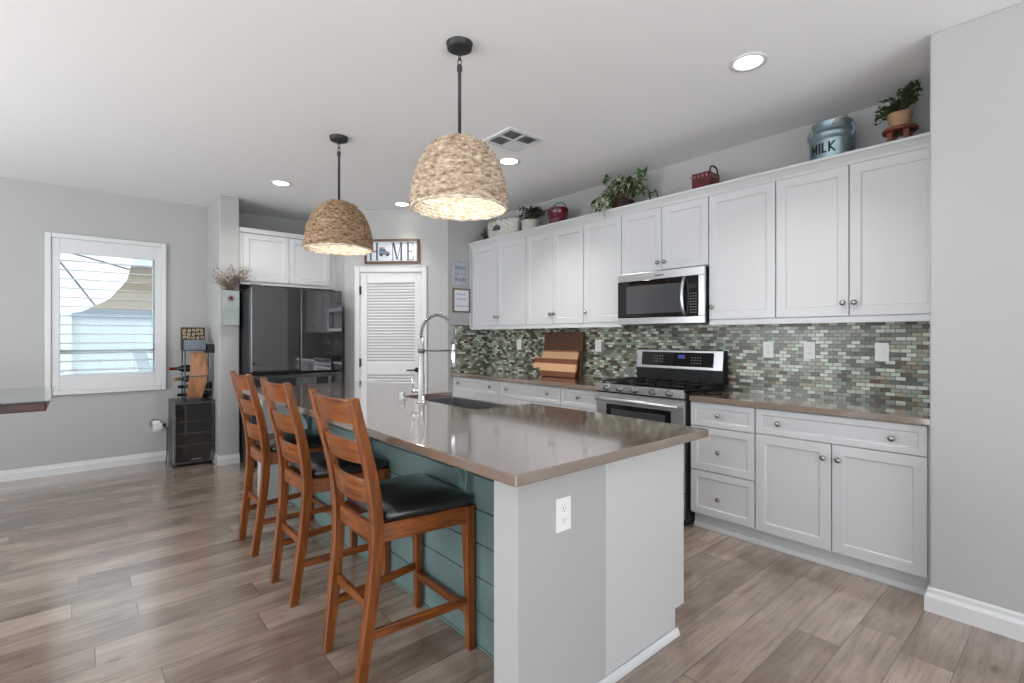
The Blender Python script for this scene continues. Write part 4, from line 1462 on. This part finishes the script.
for k in range(90):
    a = rnd.uniform(0, 2 * PI)
    reach = rnd.uniform(0.05, 0.15) if math.sin(a) > 0 else rnd.uniform(0.04, 0.115)
    # the bush leans: far side droops low, near side rises
    side_ = Vector((math.cos(a), math.sin(a), 0))
    lift = 0.085 - 0.38 * (side_.y * reach) + rnd.uniform(-0.05, 0.045)
    b0 = Vector((sx, sy, PZ + 0.07))
    b1 = b0 + side_ * reach * 0.55 + Vector((0, 0, lift * 0.75 + 0.02))
    b2 = b0 + side_ * Vector((0.75, 1.12, 1)).x * reach + Vector((0, side_.y * 0.02, lift))
    if b2.x > XW - 0.06:
        b2.x = XW - 0.06
    sm_.tube([b0, b1, b2], 0.0016, 5)
    for j in range(13):
        g_ = rnd.uniform(0.3, 1.05)
        p = b0.lerp(b1, g_ * 2) if g_ < 0.5 else b1.lerp(b2, (g_ - 0.5) * 2)
        d_ = Vector((rnd.uniform(-1, 1), rnd.uniform(-1, 1), rnd.uniform(-0.3, 0.9)))
        leaf_quad(fo, p, d_, Vector((0, 0, 1)), rnd.uniform(0.017, 0.028), rnd.uniform(0.005, 0.009))
fo.build('foliage', leaf_dark, t, recalc=False); sm_.build('stems', stem_m, t)

# red crate
bx, by = 3.585, 1.90
t = thing('decorative_crate', (bx, by, TOPZ), 'small dark red box with a black wire handle on the cabinet top', 'crate')
redm = mat('barn_red', (96, 28, 34), rough=0.45, noise=(12, (70, 20, 26)))
c = MB()
hx, hy, hh = 0.08, 0.068, 0.178
c.box(bx - hx, bx + hx, by - hy, by + hy, 0 + TOPZ, TOPZ + 0.008)
for a in ((bx - hx, bx - hx + 0.008, by - hy, by + hy), (bx + hx - 0.008, bx + hx, by - hy, by + hy), (bx - hx + 0.008, bx + hx - 0.008, by - hy, by - hy + 0.008), (bx - hx + 0.008, bx + hx - 0.008, by + hy - 0.008, by + hy)):
    c.box(a[0], a[1], a[2], a[3], TOPZ + 0.008, TOPZ + hh)
c.build('box', redm, t, bevel=0.002)
c = MB()
for k in range(5):
    yy = by - hy + 0.012 + k * 0.032
    c.box(bx - hx - 0.002, bx - hx - 0.0004, yy, yy + 0.012, TOPZ + hh - 0.036, TOPZ + hh - 0.016)
    xx = bx - hx + 0.014 + k * 0.033
    c.box(xx, xx + 0.012, by - hy - 0.002, by - hy - 0.0004, TOPZ + hh - 0.036, TOPZ + hh - 0.016)
c.build('slots', mat('dusty_pink', (150, 110, 108), rough=0.6), t)
c = MB()
pts = [(bx - 0.055, by - hy + 0.004, TOPZ + hh - 0.03)]
for k in range(9):
    a = PI - PI * k / 8
    pts.append((bx + 0.055 * math.cos(a), by - hy + 0.004, TOPZ + hh + 0.022 + 0.026 * math.sin(a)))
pts.append((bx + 0.055, by - hy + 0.004, TOPZ + hh - 0.03))
c.tube(pts, 0.006, 8); c.build('handle', M['black'], t)

# red bucket
bx, by = 3.58, 3.44
t = thing('metal_bucket', (bx, by, TOPZ), 'dark red metal bucket with a black bail handle on the cabinet top', 'bucket')
redg = mat('red_enamel', (112, 26, 36), rough=0.2, coat=0.5, noise=(9, (70, 16, 24)))
MB().lathe([(0.0, 0.0), (0.088, 0.0), (0.092, 0.008), (0.097, 0.10), (0.0995, 0.104), (0.0995, 0.11), (0.097, 0.114), (0.100, 0.205), (0.104, 0.209), (0.104, 0.217), (0.098, 0.217), (0.094, 0.205), (0.089, 0.012), (0.0, 0.012)], (bx, by, TOPZ), 40, cap=False).build('pail', redg, t)
c = MB()
pts = []
for k in range(15):
    a = PI * k / 14
    pts.append((bx, by - 0.104 * math.cos(a) - 0.012 * math.sin(a), TOPZ + 0.19 + 0.085 * math.sin(a) ** 0.8))
c.tube(pts, 0.0045, 8)
for sg in (1, -1):
    c.cyl((bx, by + sg * 0.098, TOPZ + 0.19), (bx, by + sg * 0.110, TOPZ + 0.19), 0.012)
c.build('handle', M['black'], t)

# trailing plant in a dark pot
ix, iy = 3.58, 2.66
t = thing('trailing_plant', (ix, iy, TOPZ), 'trailing green and cream leaved plant above the microwave', 'plant')
MB().lathe([(0.0, 0.0), (0.075, 0.0), (0.08, 0.01), (0.094, 0.115), (0.098, 0.118), (0.098, 0.13), (0.09, 0.13), (0.085, 0.11), (0.0, 0.105)], (ix, iy, TOPZ), 32, cap=False).build('pot', mat('dark_brown_pot', (52, 36, 30), rough=0.5), t)
rnd = random.Random(21)
f1, f2, sm_ = MB(), MB(), MB()
b0 = Vector((ix, iy, TOPZ + 0.11))
runs = []
for k in range(30):
    a = rnd.uniform(0, 2 * PI)
    reach = rnd.uniform(0.10, 0.30)
    dy = math.sin(a) * reach
    dx = max(-0.13, min(0.13, math.cos(a) * reach * 0.6))
    hgt = rnd.uniform(-0.02, 0.14) if abs(dy) > 0.15 else rnd.uniform(0.05, 0.19)
    runs.append((Vector((dx * 0.5, dy * 0.5, max(hgt, 0) + 0.07)), Vector((dx, dy, hgt))))
runs += [(Vector((-0.10, 0.03, 0.10)), Vector((-0.225, 0.04, -0.10))), (Vector((-0.10, 0.06, 0.09)), Vector((-0.224, 0.085, -0.09))), (Vector((-0.02, -0.15, 0.13)), Vector((-0.03, -0.22, 0.235))), (Vector((0, -0.14, 0.12)), Vector((0.0, -0.235, 0.21))), (Vector((-0.02, 0.2, 0.22)), Vector((-0.02, 0.15, 0.25))), (Vector((0, 0.24, 0.14)), Vector((-0.06, 0.29, 0.01))), (Vector((0, 0.2, 0.12)), Vector((-0.08, 0.25, 0.0)))]
for m1, m2 in runs:
    p1, p2 = b0 + m1, b0 + m2
    sm_.tube([b0, b0.lerp(p1, 0.6) + Vector((0, 0, 0.015)), p1, p2], 0.002, 5)
    for j in range(15):
        g_ = rnd.uniform(0.45, 1.03)
        p = b0.lerp(p1, g_ * 2) if g_ < 0.5 else p1.lerp(p2, (g_ - 0.5) * 2)
        d_ = (p2 - p1).normalized() * 0.8 + Vector((rnd.uniform(-1, 1), rnd.uniform(-1, 1), rnd.uniform(-0.7, 0.7)))
        leaf_quad(f1 if rnd.random() < 0.5 else f2, p, d_, Vector((0, 0, 1)), rnd.uniform(0.04, 0.075), rnd.uniform(0.012, 0.021))
f1.build('foliage', leaf_mid, t, recalc=False); f2.build('foliage', leaf_pale, t, recalc=False); sm_.build('stems', stem_m, t)
t = thing('wire_easel', (3.58, 2.345, TOPZ), 'small black wire stand at the right end of the trailing plant', 'stand')
c = MB()
for sg in (-1, 1):
    pts = [(3.50, 2.345 + sg * 0.04, TOPZ + 0.0045), (3.60, 2.345 + sg * 0.04, TOPZ + 0.0045), (3.56, 2.345 + sg * 0.035, TOPZ + 0.14), (3.54, 2.345 + sg * 0.02, TOPZ + 0.155)]
    c.tube(pts, 0.0045, 6)
c.tube([(3.60, 2.305, TOPZ + 0.0045), (3.60, 2.385, TOPZ + 0.0045)], 0.0045, 6)
c.tube([(3.56, 2.31, TOPZ + 0.14), (3.56, 2.38, TOPZ + 0.14)], 0.0045, 6)
c.build('wire', M['black'], t)

# whitewashed basket, white pot and dark fern at the far end
bx, by = 3.56, 4.24
t = thing('oval_basket', (bx, by, TOPZ), 'whitewashed oval woven basket with a dark plaque, far cabinet top', 'basket')
c = MB()
R_ = []
n = 72
for i, (s_, z_) in enumerate(((0.80, 0.0), (0.84, 0.03), (0.92, 0.06), (0.95, 0.09), (1.0, 0.13), (0.98, 0.17), (1.02, 0.21), (0.95, 0.24), (0.90, 0.22), (0.85, 0.14), (0.74, 0.02))):
    ring_ = []
    for k in range(n):
        a = 2 * PI * k / n
        wob = 1 + 0.035 * math.sin(a * 24 + (i % 2) * PI)
        ring_.append(c._v((bx + 0.115 * s_ * wob * math.cos(a), by + 0.255 * s_ * wob * math.sin(a), TOPZ + z_ + (0.012 * math.sin(a * 18) if 6 <= i <= 8 else 0))))
    R_.append(ring_)
for A, B in zip(R_, R_[1:]):
    for k in range(n):
        c._f([A[k], A[(k + 1) % n], B[(k + 1) % n], B[k]], True)
c._f(R_[0][::-1]); c._f(R_[-1])
c.build('weave', mat('whitewash', (206, 207, 198), rough=0.8, noise=(40, (160, 162, 150))), t)
c = MB(); c.prism([(by - 0.06, TOPZ + 0.115), (by + 0.05, TOPZ + 0.115), (by + 0.05, TOPZ + 0.155), (by - 0.005, TOPZ + 0.178), (by - 0.06, TOPZ + 0.155)], bx - 0.124, bx - 0.112, 'X')
c.build('plaque', mat('slate_plaque', (70, 74, 84), rough=0.6), t)
px_, py_ = 3.57, 3.83
t = thing('potted_fern', (px_, py_, TOPZ), 'dark fern in a pale green white pot beside the oval basket', 'plant')
MB().lathe([(0.0, 0.0), (0.07, 0.0), (0.085, 0.03), (0.094, 0.10), (0.09, 0.125), (0.095, 0.14), (0.10, 0.165), (0.092, 0.168), (0.085, 0.14), (0.0, 0.13)], (px_, py_, TOPZ), 36, cap=False).build('pot', mat('celadon_glaze', (180, 186, 172), rough=0.35), t)
rnd = random.Random(31)
fo, sm_ = MB(), MB()
b0 = Vector((px_, py_, TOPZ + 0.14))
for k in range(34):
    dy = rnd.uniform(-0.08, 0.20) if k % 3 else rnd.uniform(-0.17, 0.0)
    dx = rnd.uniform(-0.02, 0.13)
    h_ = rnd.uniform(0.08, 0.21) * (1.0 - 0.25 * abs(dy - 0.08) / 0.25)
    p2 = b0 + Vector((dx, dy, h_))
    p1 = b0 + Vector((dx * 0.4, dy * 0.4, h_ * 0.8))
    sm_.tube([b0, p1, p2], 0.0018, 5)
    for j in range(20):
        g_ = rnd.uniform(0.35, 1.02)
        p = b0.lerp(p1, g_ * 2) if g_ < 0.5 else p1.lerp(p2, (g_ - 0.5) * 2)
        leaf_quad(fo, p, Vector((rnd.uniform(-1, 1), rnd.uniform(-1, 1), rnd.uniform(-0.4, 1))), Vector((0, 0, 1)), rnd.uniform(0.02, 0.04), rnd.uniform(0.007, 0.013))
fo.build('foliage', mat('fern_dark', (34, 42, 32), rough=0.6, noise=(20, (52, 62, 46))), t, recalc=False); sm_.build('stems', stem_m, t)
t = thing('greenery_bunch', (3.60, 4.575, TOPZ), 'dark greenery bunch at the far end of the cabinet top', 'plant')
rnd = random.Random(41)
fo, sm_ = MB(), MB()
for k in range(22):
    b0 = Vector((3.60 + rnd.uniform(-0.02, 0.02), 4.575 + rnd.uniform(-0.02, 0.02), TOPZ + 0.003))
    p2 = b0 + Vector((rnd.uniform(-0.09, 0.06), rnd.uniform(-0.07, 0.08), rnd.uniform(0.10, 0.21)))
    sm_.tube([b0, p2], 0.002, 5)
    for j in range(14):
        leaf_quad(fo, b0.lerp(p2, rnd.uniform(0.3, 1)), Vector((rnd.uniform(-1, 1), rnd.uniform(-1, 1), rnd.uniform(-0.3, 0.8))), Vector((0, 0, 1)), rnd.uniform(0.018, 0.032), rnd.uniform(0.006, 0.010))
fo.build('foliage', mat('greenery_dark', (40, 50, 38), rough=0.6, noise=(20, (58, 66, 52))), t, recalc=False); sm_.build('stems', stem_m, t)

# ------------------------------------------------------------------ pillar vase with dried flowers
t = thing('wall_vase', (1.168, 5.80, 1.43), 'flat grey green metal wall vase hung on the pillar', 'vase')
vm = mat('verdigris_metal', (142, 152, 150), rough=0.5, metal=0.2, noise=(9, (164, 172, 170)))
c = MB()
V = lambda x, y, z: c._v((x, y, z))
for (x0_, x1_, y0_, y1_, z0_, z1_) in ((1.092, 1.244, 5.728, 5.732, 1.43, 1.785), (1.092, 1.244, 5.7945, 5.7985, 1.43, 1.80), (1.092, 1.096, 5.732, 5.7945, 1.43, 1.785), (1.240, 1.244, 5.732, 5.7945, 1.43, 1.785), (1.096, 1.240, 5.732, 5.7945, 1.43, 1.434)):
    c.box(x0_, x1_, y0_, y1_, z0_, z1_)
c.build('pocket', vm, t)
c = MB()
for k in range(7):
    a = 2 * PI * k / 7
    c.ball((1.165 + 0.020 * math.cos(a), 5.7275, 1.705 + 0.022 * math.sin(a)), 0.011, 8, 1.0)
c.build('rosette', mat('dusty_rose', (150, 106, 108), rough=0.7), t)
MB().ball((1.165, 5.723, 1.705), 0.012, 10).build('rosette_centre', mat('rosette_dark', (52, 40, 42), rough=0.7), t)
t = thing('dried_flowers', (1.168, 5.765, 1.45), 'spray of dried pink and sage flowers standing in the wall vase', 'flowers')
rnd = random.Random(8)
f1, f2, sm_ = MB(), MB(), MB()
for k in range(60):
    b0 = Vector((1.168 + rnd.uniform(-0.05, 0.05), 5.762 + rnd.uniform(-0.02, 0.02), 1.44))
    b1 = Vector((b0.x, b0.y, 1.78))
    sp_ = rnd.uniform(-1, 1)
    p2 = Vector((1.168 + sp_ * 0.19 + (0.04 if sp_ > 0 else 0), 5.72 + rnd.uniform(-0.10, 0.03), 1.80 + rnd.uniform(0.06, 0.29) * (1 - 0.35 * abs(sp_))))
    if p2.x > 1.25:
        p2.z = max(p2.z, 1.90 + rnd.uniform(0, 0.06))
    pm = Vector((b1.x + (p2.x - b1.x) * 0.35, (b1.y + p2.y) / 2, b1.z + (p2.z - b1.z) * 0.7))
    sm_.tube([b0, b1, pm, p2], 0.0013, 5)
    for j in range(12):
        g_ = rnd.uniform(0.2, 1.03)
        p = b1.lerp(pm, g_ * 2) if g_ < 0.5 else pm.lerp(p2, (g_ - 0.5) * 2)
        leaf_quad(f1 if rnd.random() < 0.6 else f2, p, Vector((rnd.uniform(-1, 1), rnd.uniform(-1, 1), rnd.uniform(-0.2, 1))), Vector((0, 0, 1)), rnd.uniform(0.018, 0.034), rnd.uniform(0.005, 0.011))
f1.build('blossoms', mat('dried_blush', (222, 208, 196), rough=0.8, noise=(30, (186, 156, 144))), t, recalc=False)
f2.build('leaves', mat('dried_sage', (142, 150, 130), rough=0.8, noise=(30, (178, 178, 162))), t, recalc=False)
sm_.build('stems', mat('dried_stem', (122, 108, 92), rough=0.8), t)

# ------------------------------------------------------------------ wine cooler and rack in the corner
wx0, wx1, wy0, wy1, wz = 0.712, 1.067, 5.985, 6.40, 0.655
t = thing('wine_cooler', ((wx0 + wx1) / 2, 6.19, 0), 'small black glass door wine cooler in the corner by the pillar', 'wine cooler')
cas = mat('charcoal_case', (74, 75, 77), rough=0.3, metal=0.4)
MB().box(wx0, wx1, wy0 + 0.03, wy1, 0.015, wz).build('case', cas, t, bevel=0.006)
T = facing_room(wy0 + 0.03)
d = MB(T).box(wx0, wx1, 0.02, wz, 0.0005, 0.028).build('door', M['smoke'], t, bevel=0.004)
f = MB(T)
for a in ((wx0 + 0.004, wx0 + 0.016, 0.03, wz - 0.01), (wx1 - 0.016, wx1 - 0.004, 0.03, wz - 0.01), (wx0 + 0.016, wx1 - 0.016, wz - 0.025, wz - 0.01), (wx0 + 0.016, wx1 - 0.016, 0.03, 0.042)):
    f.box(a[0], a[1], a[2], a[3], 0.0282, 0.031)
f.build('door_frame', mat('gunmetal', (104, 106, 110), rough=0.25, metal=0.9), d)
f = MB(T)
for v_ in (0.21, 0.33, 0.45):
    f.box(wx0 + 0.03, wx1 - 0.03, v_, v_ + 0.006, 0.0282, 0.0286)
f.build('shelf_edge', mat('shelf_bronze', (84, 66, 54), rough=0.4), d)
f = MB(T); f.box(wx0 + 0.15, wx1 - 0.12, 0.062, 0.068, 0.0282, 0.0288); f.build('badge', M['steel'], d)
for x_ in (wx0 + 0.03, wx1 - 0.03):
    MB().cyl((x_, wy0 + 0.08, 0), (x_, wy0 + 0.08, 0.015), 0.015).build('foot', M['black'], t)
    MB().cyl((x_, wy1 - 0.05, 0), (x_, wy1 - 0.05, 0.015), 0.015).build('foot', M['black'], t)

rx0, rx1, ry, rz = 0.815, 1.02, 6.10, wz + 0.001
t = thing('wine_rack', (0.92, 6.15, rz), 'barrel stave wine rack in a thin metal frame on the wine cooler', 'wine rack')
f = MB()
rodm = mat('rack_steel', (92, 92, 94), rough=0.4, metal=0.8)
for x_ in (rx0, rx1):
    for y_ in (6.05, 6.24):
        f.cyl((x_, y_, rz), (x_, y_, rz + 0.52), 0.006, n=8)
for z_ in (rz + 0.007, rz + 0.515):
    for y_ in (6.05, 6.24):
        f.tube([(rx0, y_, z_), (rx1, y_, z_)], 0.006, 8)
    for x_ in (rx0, rx1):
        f.tube([(x_, 6.05, z_), (x_, 6.24, z_)], 0.006, 8)
f.build('frame', rodm, t)
# curved stave front
sv = MB()
n = 16
secs = []
for k in range(n + 1):
    g_ = k / n
    z_ = rz + 0.018 + g_ * 0.475
    bow = 0.06 * math.sin(PI * g_)
    hw = 0.066 + 0.014 * math.sin(PI * g_)
    xc_ = 0.918 - 0.022 * math.cos(PI * g_) * 0.6 + 0.012 * math.sin(PI * g_)
    secs.append([(xc_ - hw, 6.075 - bow, z_), (xc_ + hw, 6.075 - bow, z_), (xc_ + hw, 6.10 - bow, z_), (xc_ - hw, 6.10 - bow, z_)])
sv.sweep_rect(secs)
sv.build('stave', wood_material('barrel_oak', (138, 92, 62), (186, 134, 94), (10, 10, 1.5), rough=0.4, coat=0.3), t, bevel=0.003)
hoop = MB(); hoop.box(0.838, 1.005, 6.012, 6.0145, rz + 0.245, rz + 0.258); hoop.build('hoop', rodm, t)
bottle_green = mat('bottle_dark', (16, 18, 16), rough=0.1, spec=0.7)


def bottle(z, y, x_tip, capm, label):
    t = thing('wine_bottle', (0.95, y, z), label, 'wine bottle', 'bottles in the wine rack')
    R = Vector((0, 0, 1)).rotation_difference(Vector((-1, 0, 0))).to_matrix()
    xb = x_tip + 0.30
    MB().lathe([(0.0, 0.0), (0.034, 0.0), (0.037, 0.006), (0.037, 0.175), (0.033, 0.195), (0.017, 0.225), (0.0145, 0.24), (0.0, 0.24)], (xb, y, z), 24, R, cap=False).build('glass', bottle_green, t)
    MB().lathe([(0.0, 0.2405), (0.0155, 0.2405), (0.0155, 0.29), (0.0165, 0.292), (0.0165, 0.298), (0.0, 0.30)], (xb, y, z), 18, R, cap=False).build('capsule', capm, t)
    return t


red_foil = mat('red_foil', (130, 36, 34), rough=0.35, metal=0.4)
gold_foil = mat('gold_foil', (196, 160, 104), rough=0.35, metal=0.5)
bottle(0.985, 6.145, 0.69, red_foil, 'wine bottle with a red capsule, uppermost in the rack')
bottle(0.875, 6.19, 0.735, gold_foil, 'wine bottle with a gold capsule, in the middle of the rack')
bottle(0.795, 6.145, 0.765, M['black'], 'wine bottle with a black capsule, just below the gold one')
bottle(0.707, 6.19, 0.765, M['black'], 'wine bottle with a black capsule, lowest in the rack')
t = thing('decorative_box', (0.92, 6.145, rz + 0.5215), 'grey tissue box in front with a carved pattern panel, on the wine rack', 'box')
bz = rz + 0.5215
MB().box(0.82, 1.0, 6.06, 6.19, bz, bz + 0.105).build('box', mat('slate_grey_box', (112, 120, 130), rough=0.6), t, bevel=0.003)
t = thing('carved_panel', (0.91, 6.22, bz), 'small square panel with a carved pale scroll pattern behind the grey box', 'panel')
MB().box(0.80, 1.015, 6.195, 6.235, bz, bz + 0.235).build('board', mat('dark_panel', (70, 56, 44), rough=0.6), t, bevel=0.003)
f = MB()
rnd = random.Random(4)
for i in range(5):
    for j in range(3):
        cx_, cz_ = 0.830 + i * 0.039, bz + 0.128 + j * 0.038
        pts = []
        for k in range(11):
            a = (i + j) * 1.3 + k * 0.62
            r_ = 0.017 - 0.0012 * k
            pts.append((cx_ + r_ * math.cos(a), 6.192, cz_ + r_ * math.sin(a)))
        f.tube(pts, 0.0045, 5)
f.build('scrollwork', mat('pale_scroll', (206, 190, 160), rough=0.6), t)
o = MB().box(1.012, 1.072, 6.02, 6.16, wz + 0.49, wz + 0.58)
t = o.build('speaker', M['black'], loc=(1.047, 6.09, wz + 0.49), bevel=0.004)
tag(t, 'small black box speaker hung on the pillar side by the wine rack', 'speaker')

# outlet with plug adapter and cord below the window
TWL = facing_room(YW)
outlet(0.615, 0.37, TWL, 'white wall outlet beside the wine cooler', group=None)
t = thing('plug_adapter', (0.63, YW, 0.37), 'white plug adapter on the outlet beside the wine cooler', 'plug adapter')
MB(TWL).box(0.585, 0.665, 0.335, 0.405, 0.0086, 0.045).build('block', M['plastic'], t, bevel=0.004)
c = MB()
c.box(0.66, 0.69, YW - 0.052, YW - 0.02, 0.37, 0.395)
c.build('plug', M['black'], t)
c = MB()
c.tube([(0.685, YW - 0.04, 0.38), (0.70, YW - 0.06, 0.34), (0.700, YW - 0.07, 0.20), (0.696, YW - 0.075, 0.06), (0.690, YW - 0.05, 0.012), (0.698, YW - 0.02, 0.010)], 0.005, 8)
o = c.build('power_cord', M['black'], loc=(0.70, YW - 0.06, 0.01)); tag(o, 'black cord running from the adapter down behind the wine cooler', 'cord')
c = MB()
c.tube([(0.655, YW - 0.047, 0.405), (0.64, YW - 0.06, 0.44), (0.59, YW - 0.06, 0.455), (0.555, YW - 0.05, 0.42), (0.56, YW - 0.04, 0.385), (0.578, YW - 0.03, 0.375)], 0.004, 8)
o = c.build('power_cord', M['black'], loc=(0.6, YW - 0.06, 0.4)); tag(o, 'short black cord looped over the white plug adapter', 'cord')

# ------------------------------------------------------------------ pub table at the left edge
t = thing('pub_table', (-0.85, 4.8, 0), 'dark wood table with a glass top at the left edge under the window', 'table')
tx1, ty0, ty1 = -0.155, 4.20, 5.37
darkw = wood_material('mahogany', (44, 16, 9), (78, 32, 16), (1.5, 12, 12), rough=0.35, coat=0.1)
MB().box(-1.65, tx1, ty0, ty1, 0.855, 0.910).build('top', darkw, t, bevel=0.006)
MB().box(-1.665, tx1 + 0.015, ty0 - 0.012, ty1 + 0.015, 0.9105, 0.920).build('glass_top', mat('table_glass', (225, 232, 233), rough=0.02, transmission=0.85, spec=0.8), t, bevel=0.002)
MB().box(-1.28, -0.92, 4.55, 5.05, 0.06, 0.8545).build('pedestal', darkw, t, bevel=0.01)
MB().box(-1.45, -0.75, 4.40, 5.20, 0.0, 0.0595).build('foot', darkw, t, bevel=0.01)

# ------------------------------------------------------------------ outside the window
struct('ground_outside', MB().prism([(-12, -12), (8, -12), (8, -3.51), (-3.31, -3.51), (-3.31, YW + 0.15), (6, YW + 0.15), (6, 16), (-12, 16)], -0.15, -0.05), mat('patio_bounce_concrete', (222, 221, 218), rough=0.9, noise=(3, (206, 205, 202))))  # carried past the left and rear walls, kept bright to bounce sun indoors
t = thing('garden_fence', (0, 9.0, -0.05), 'pale blue white panel fence outside the window', 'fence')
fp = mat('vinyl_fence', (150, 162, 168), rough=0.5)
c = MB()
for k in range(40):
    c.box(-5 + k * 0.2, -5 + k * 0.2 + 0.197, 9.0, 9.03, -0.05, 1.55)
c.build('panel', fp, t)
MB().box(-5, 3, 8.97, 9.06, 1.55, 1.69).build('top_rail', mat('fence_rail', (96, 112, 128), rough=0.5), t)
MB().box(-0.22, -0.08, 8.93, 8.995, -0.05, 1.70).build('post', mat('fence_post', (172, 182, 186), rough=0.5), t)
# tilted white shade umbrella
t = thing('patio_umbrella', (-0.55, 8.0, -0.05), 'large white patio umbrella tilted, seen through the window', 'umbrella')
um = MB()
tilt = Matrix.Rotation(math.radians(-68), 3, 'X')
cc = Vector((-0.29, 8.0, 2.33))
um.lathe([(0.81, -0.02), (0.80, 0.0), (0.55, 0.09), (0.25, 0.16), (0.0, 0.20)], cc, 16, tilt, cap=False)
um.build('canopy', mat('canvas_white', (236, 240, 242), rough=0.8), t)
ribm = mat('rib_grey', (84, 90, 96), rough=0.5)
for k in range(8):
    a = 2 * PI * k / 8 + 0.2
    rb_ = MB(); rb_.tube([cc + tilt @ Vector((0.02 * math.cos(a), 0.02 * math.sin(a), 0.17)), cc + tilt @ Vector((0.40 * math.cos(a), 0.40 * math.sin(a), 0.08)), cc + tilt @ Vector((0.79 * math.cos(a), 0.79 * math.sin(a), -0.03))], 0.011, 6); rb_.build('rib', ribm, t)
pl = MB(); pl.tube([cc + tilt @ Vector((0, 0, 0.15)), cc + Vector((0, 0.26, -0.15)), Vector((cc.x, 8.3, 1.8)), Vector((cc.x, 8.3, -0.05))], 0.022, 8); pl.build('pole', ribm, t)
t = thing('neighbor_house', (0, 13, -0.05), 'tan neighbouring house with a grey roof beyond the fence', 'house')
MB().box(-5, 4, 13, 14, -0.05, 2.75).build('wall', mat('tan_stucco', (122, 112, 98), rough=0.9), t)
MB().prism([(12.6, 2.75), (14.4, 2.75), (14.4, 4.6)], -5.2, 4.2, 'X').build('roof', mat('grey_roof', (120, 122, 126), rough=0.9), t)
t = thing('fence_plaque', (-0.29, 8.96, 1.41), 'small white and green plaque on the garden fence', 'plaque')
MB().box(-0.36, -0.225, 8.980, 8.9995, 1.36, 1.46).build('plate', mat('plaque_white', (204, 206, 198), rough=0.6), t)
MB().box(-0.345, -0.235, 8.977, 8.9795, 1.372, 1.43).build('inset', mat('plaque_green', (112, 132, 96), rough=0.6), t)
t = thing('utility_box', (-0.3, 7.9, -0.05), 'white utility cabinet with dark vents outside, low in the window', 'utility box')
MB().box(-0.62, -0.16, 7.9, 8.2, -0.05, 0.93).build('case', mat('box_white', (186, 192, 194), rough=0.5), t)
MB().box(-0.58, -0.24, 7.895, 7.8995, 0.84, 0.90).build('vent', mat('vent_green', (84, 104, 100), rough=0.6), t)
MB().box(-0.58, -0.24, 7.895, 7.8995, 0.73, 0.79).build('vent', mat('vent_blue', (92, 112, 138), rough=0.6), t)

# cleanup of helper property
for o in bpy.data.objects:
    if '_w' in o.keys():
        del o['_w']
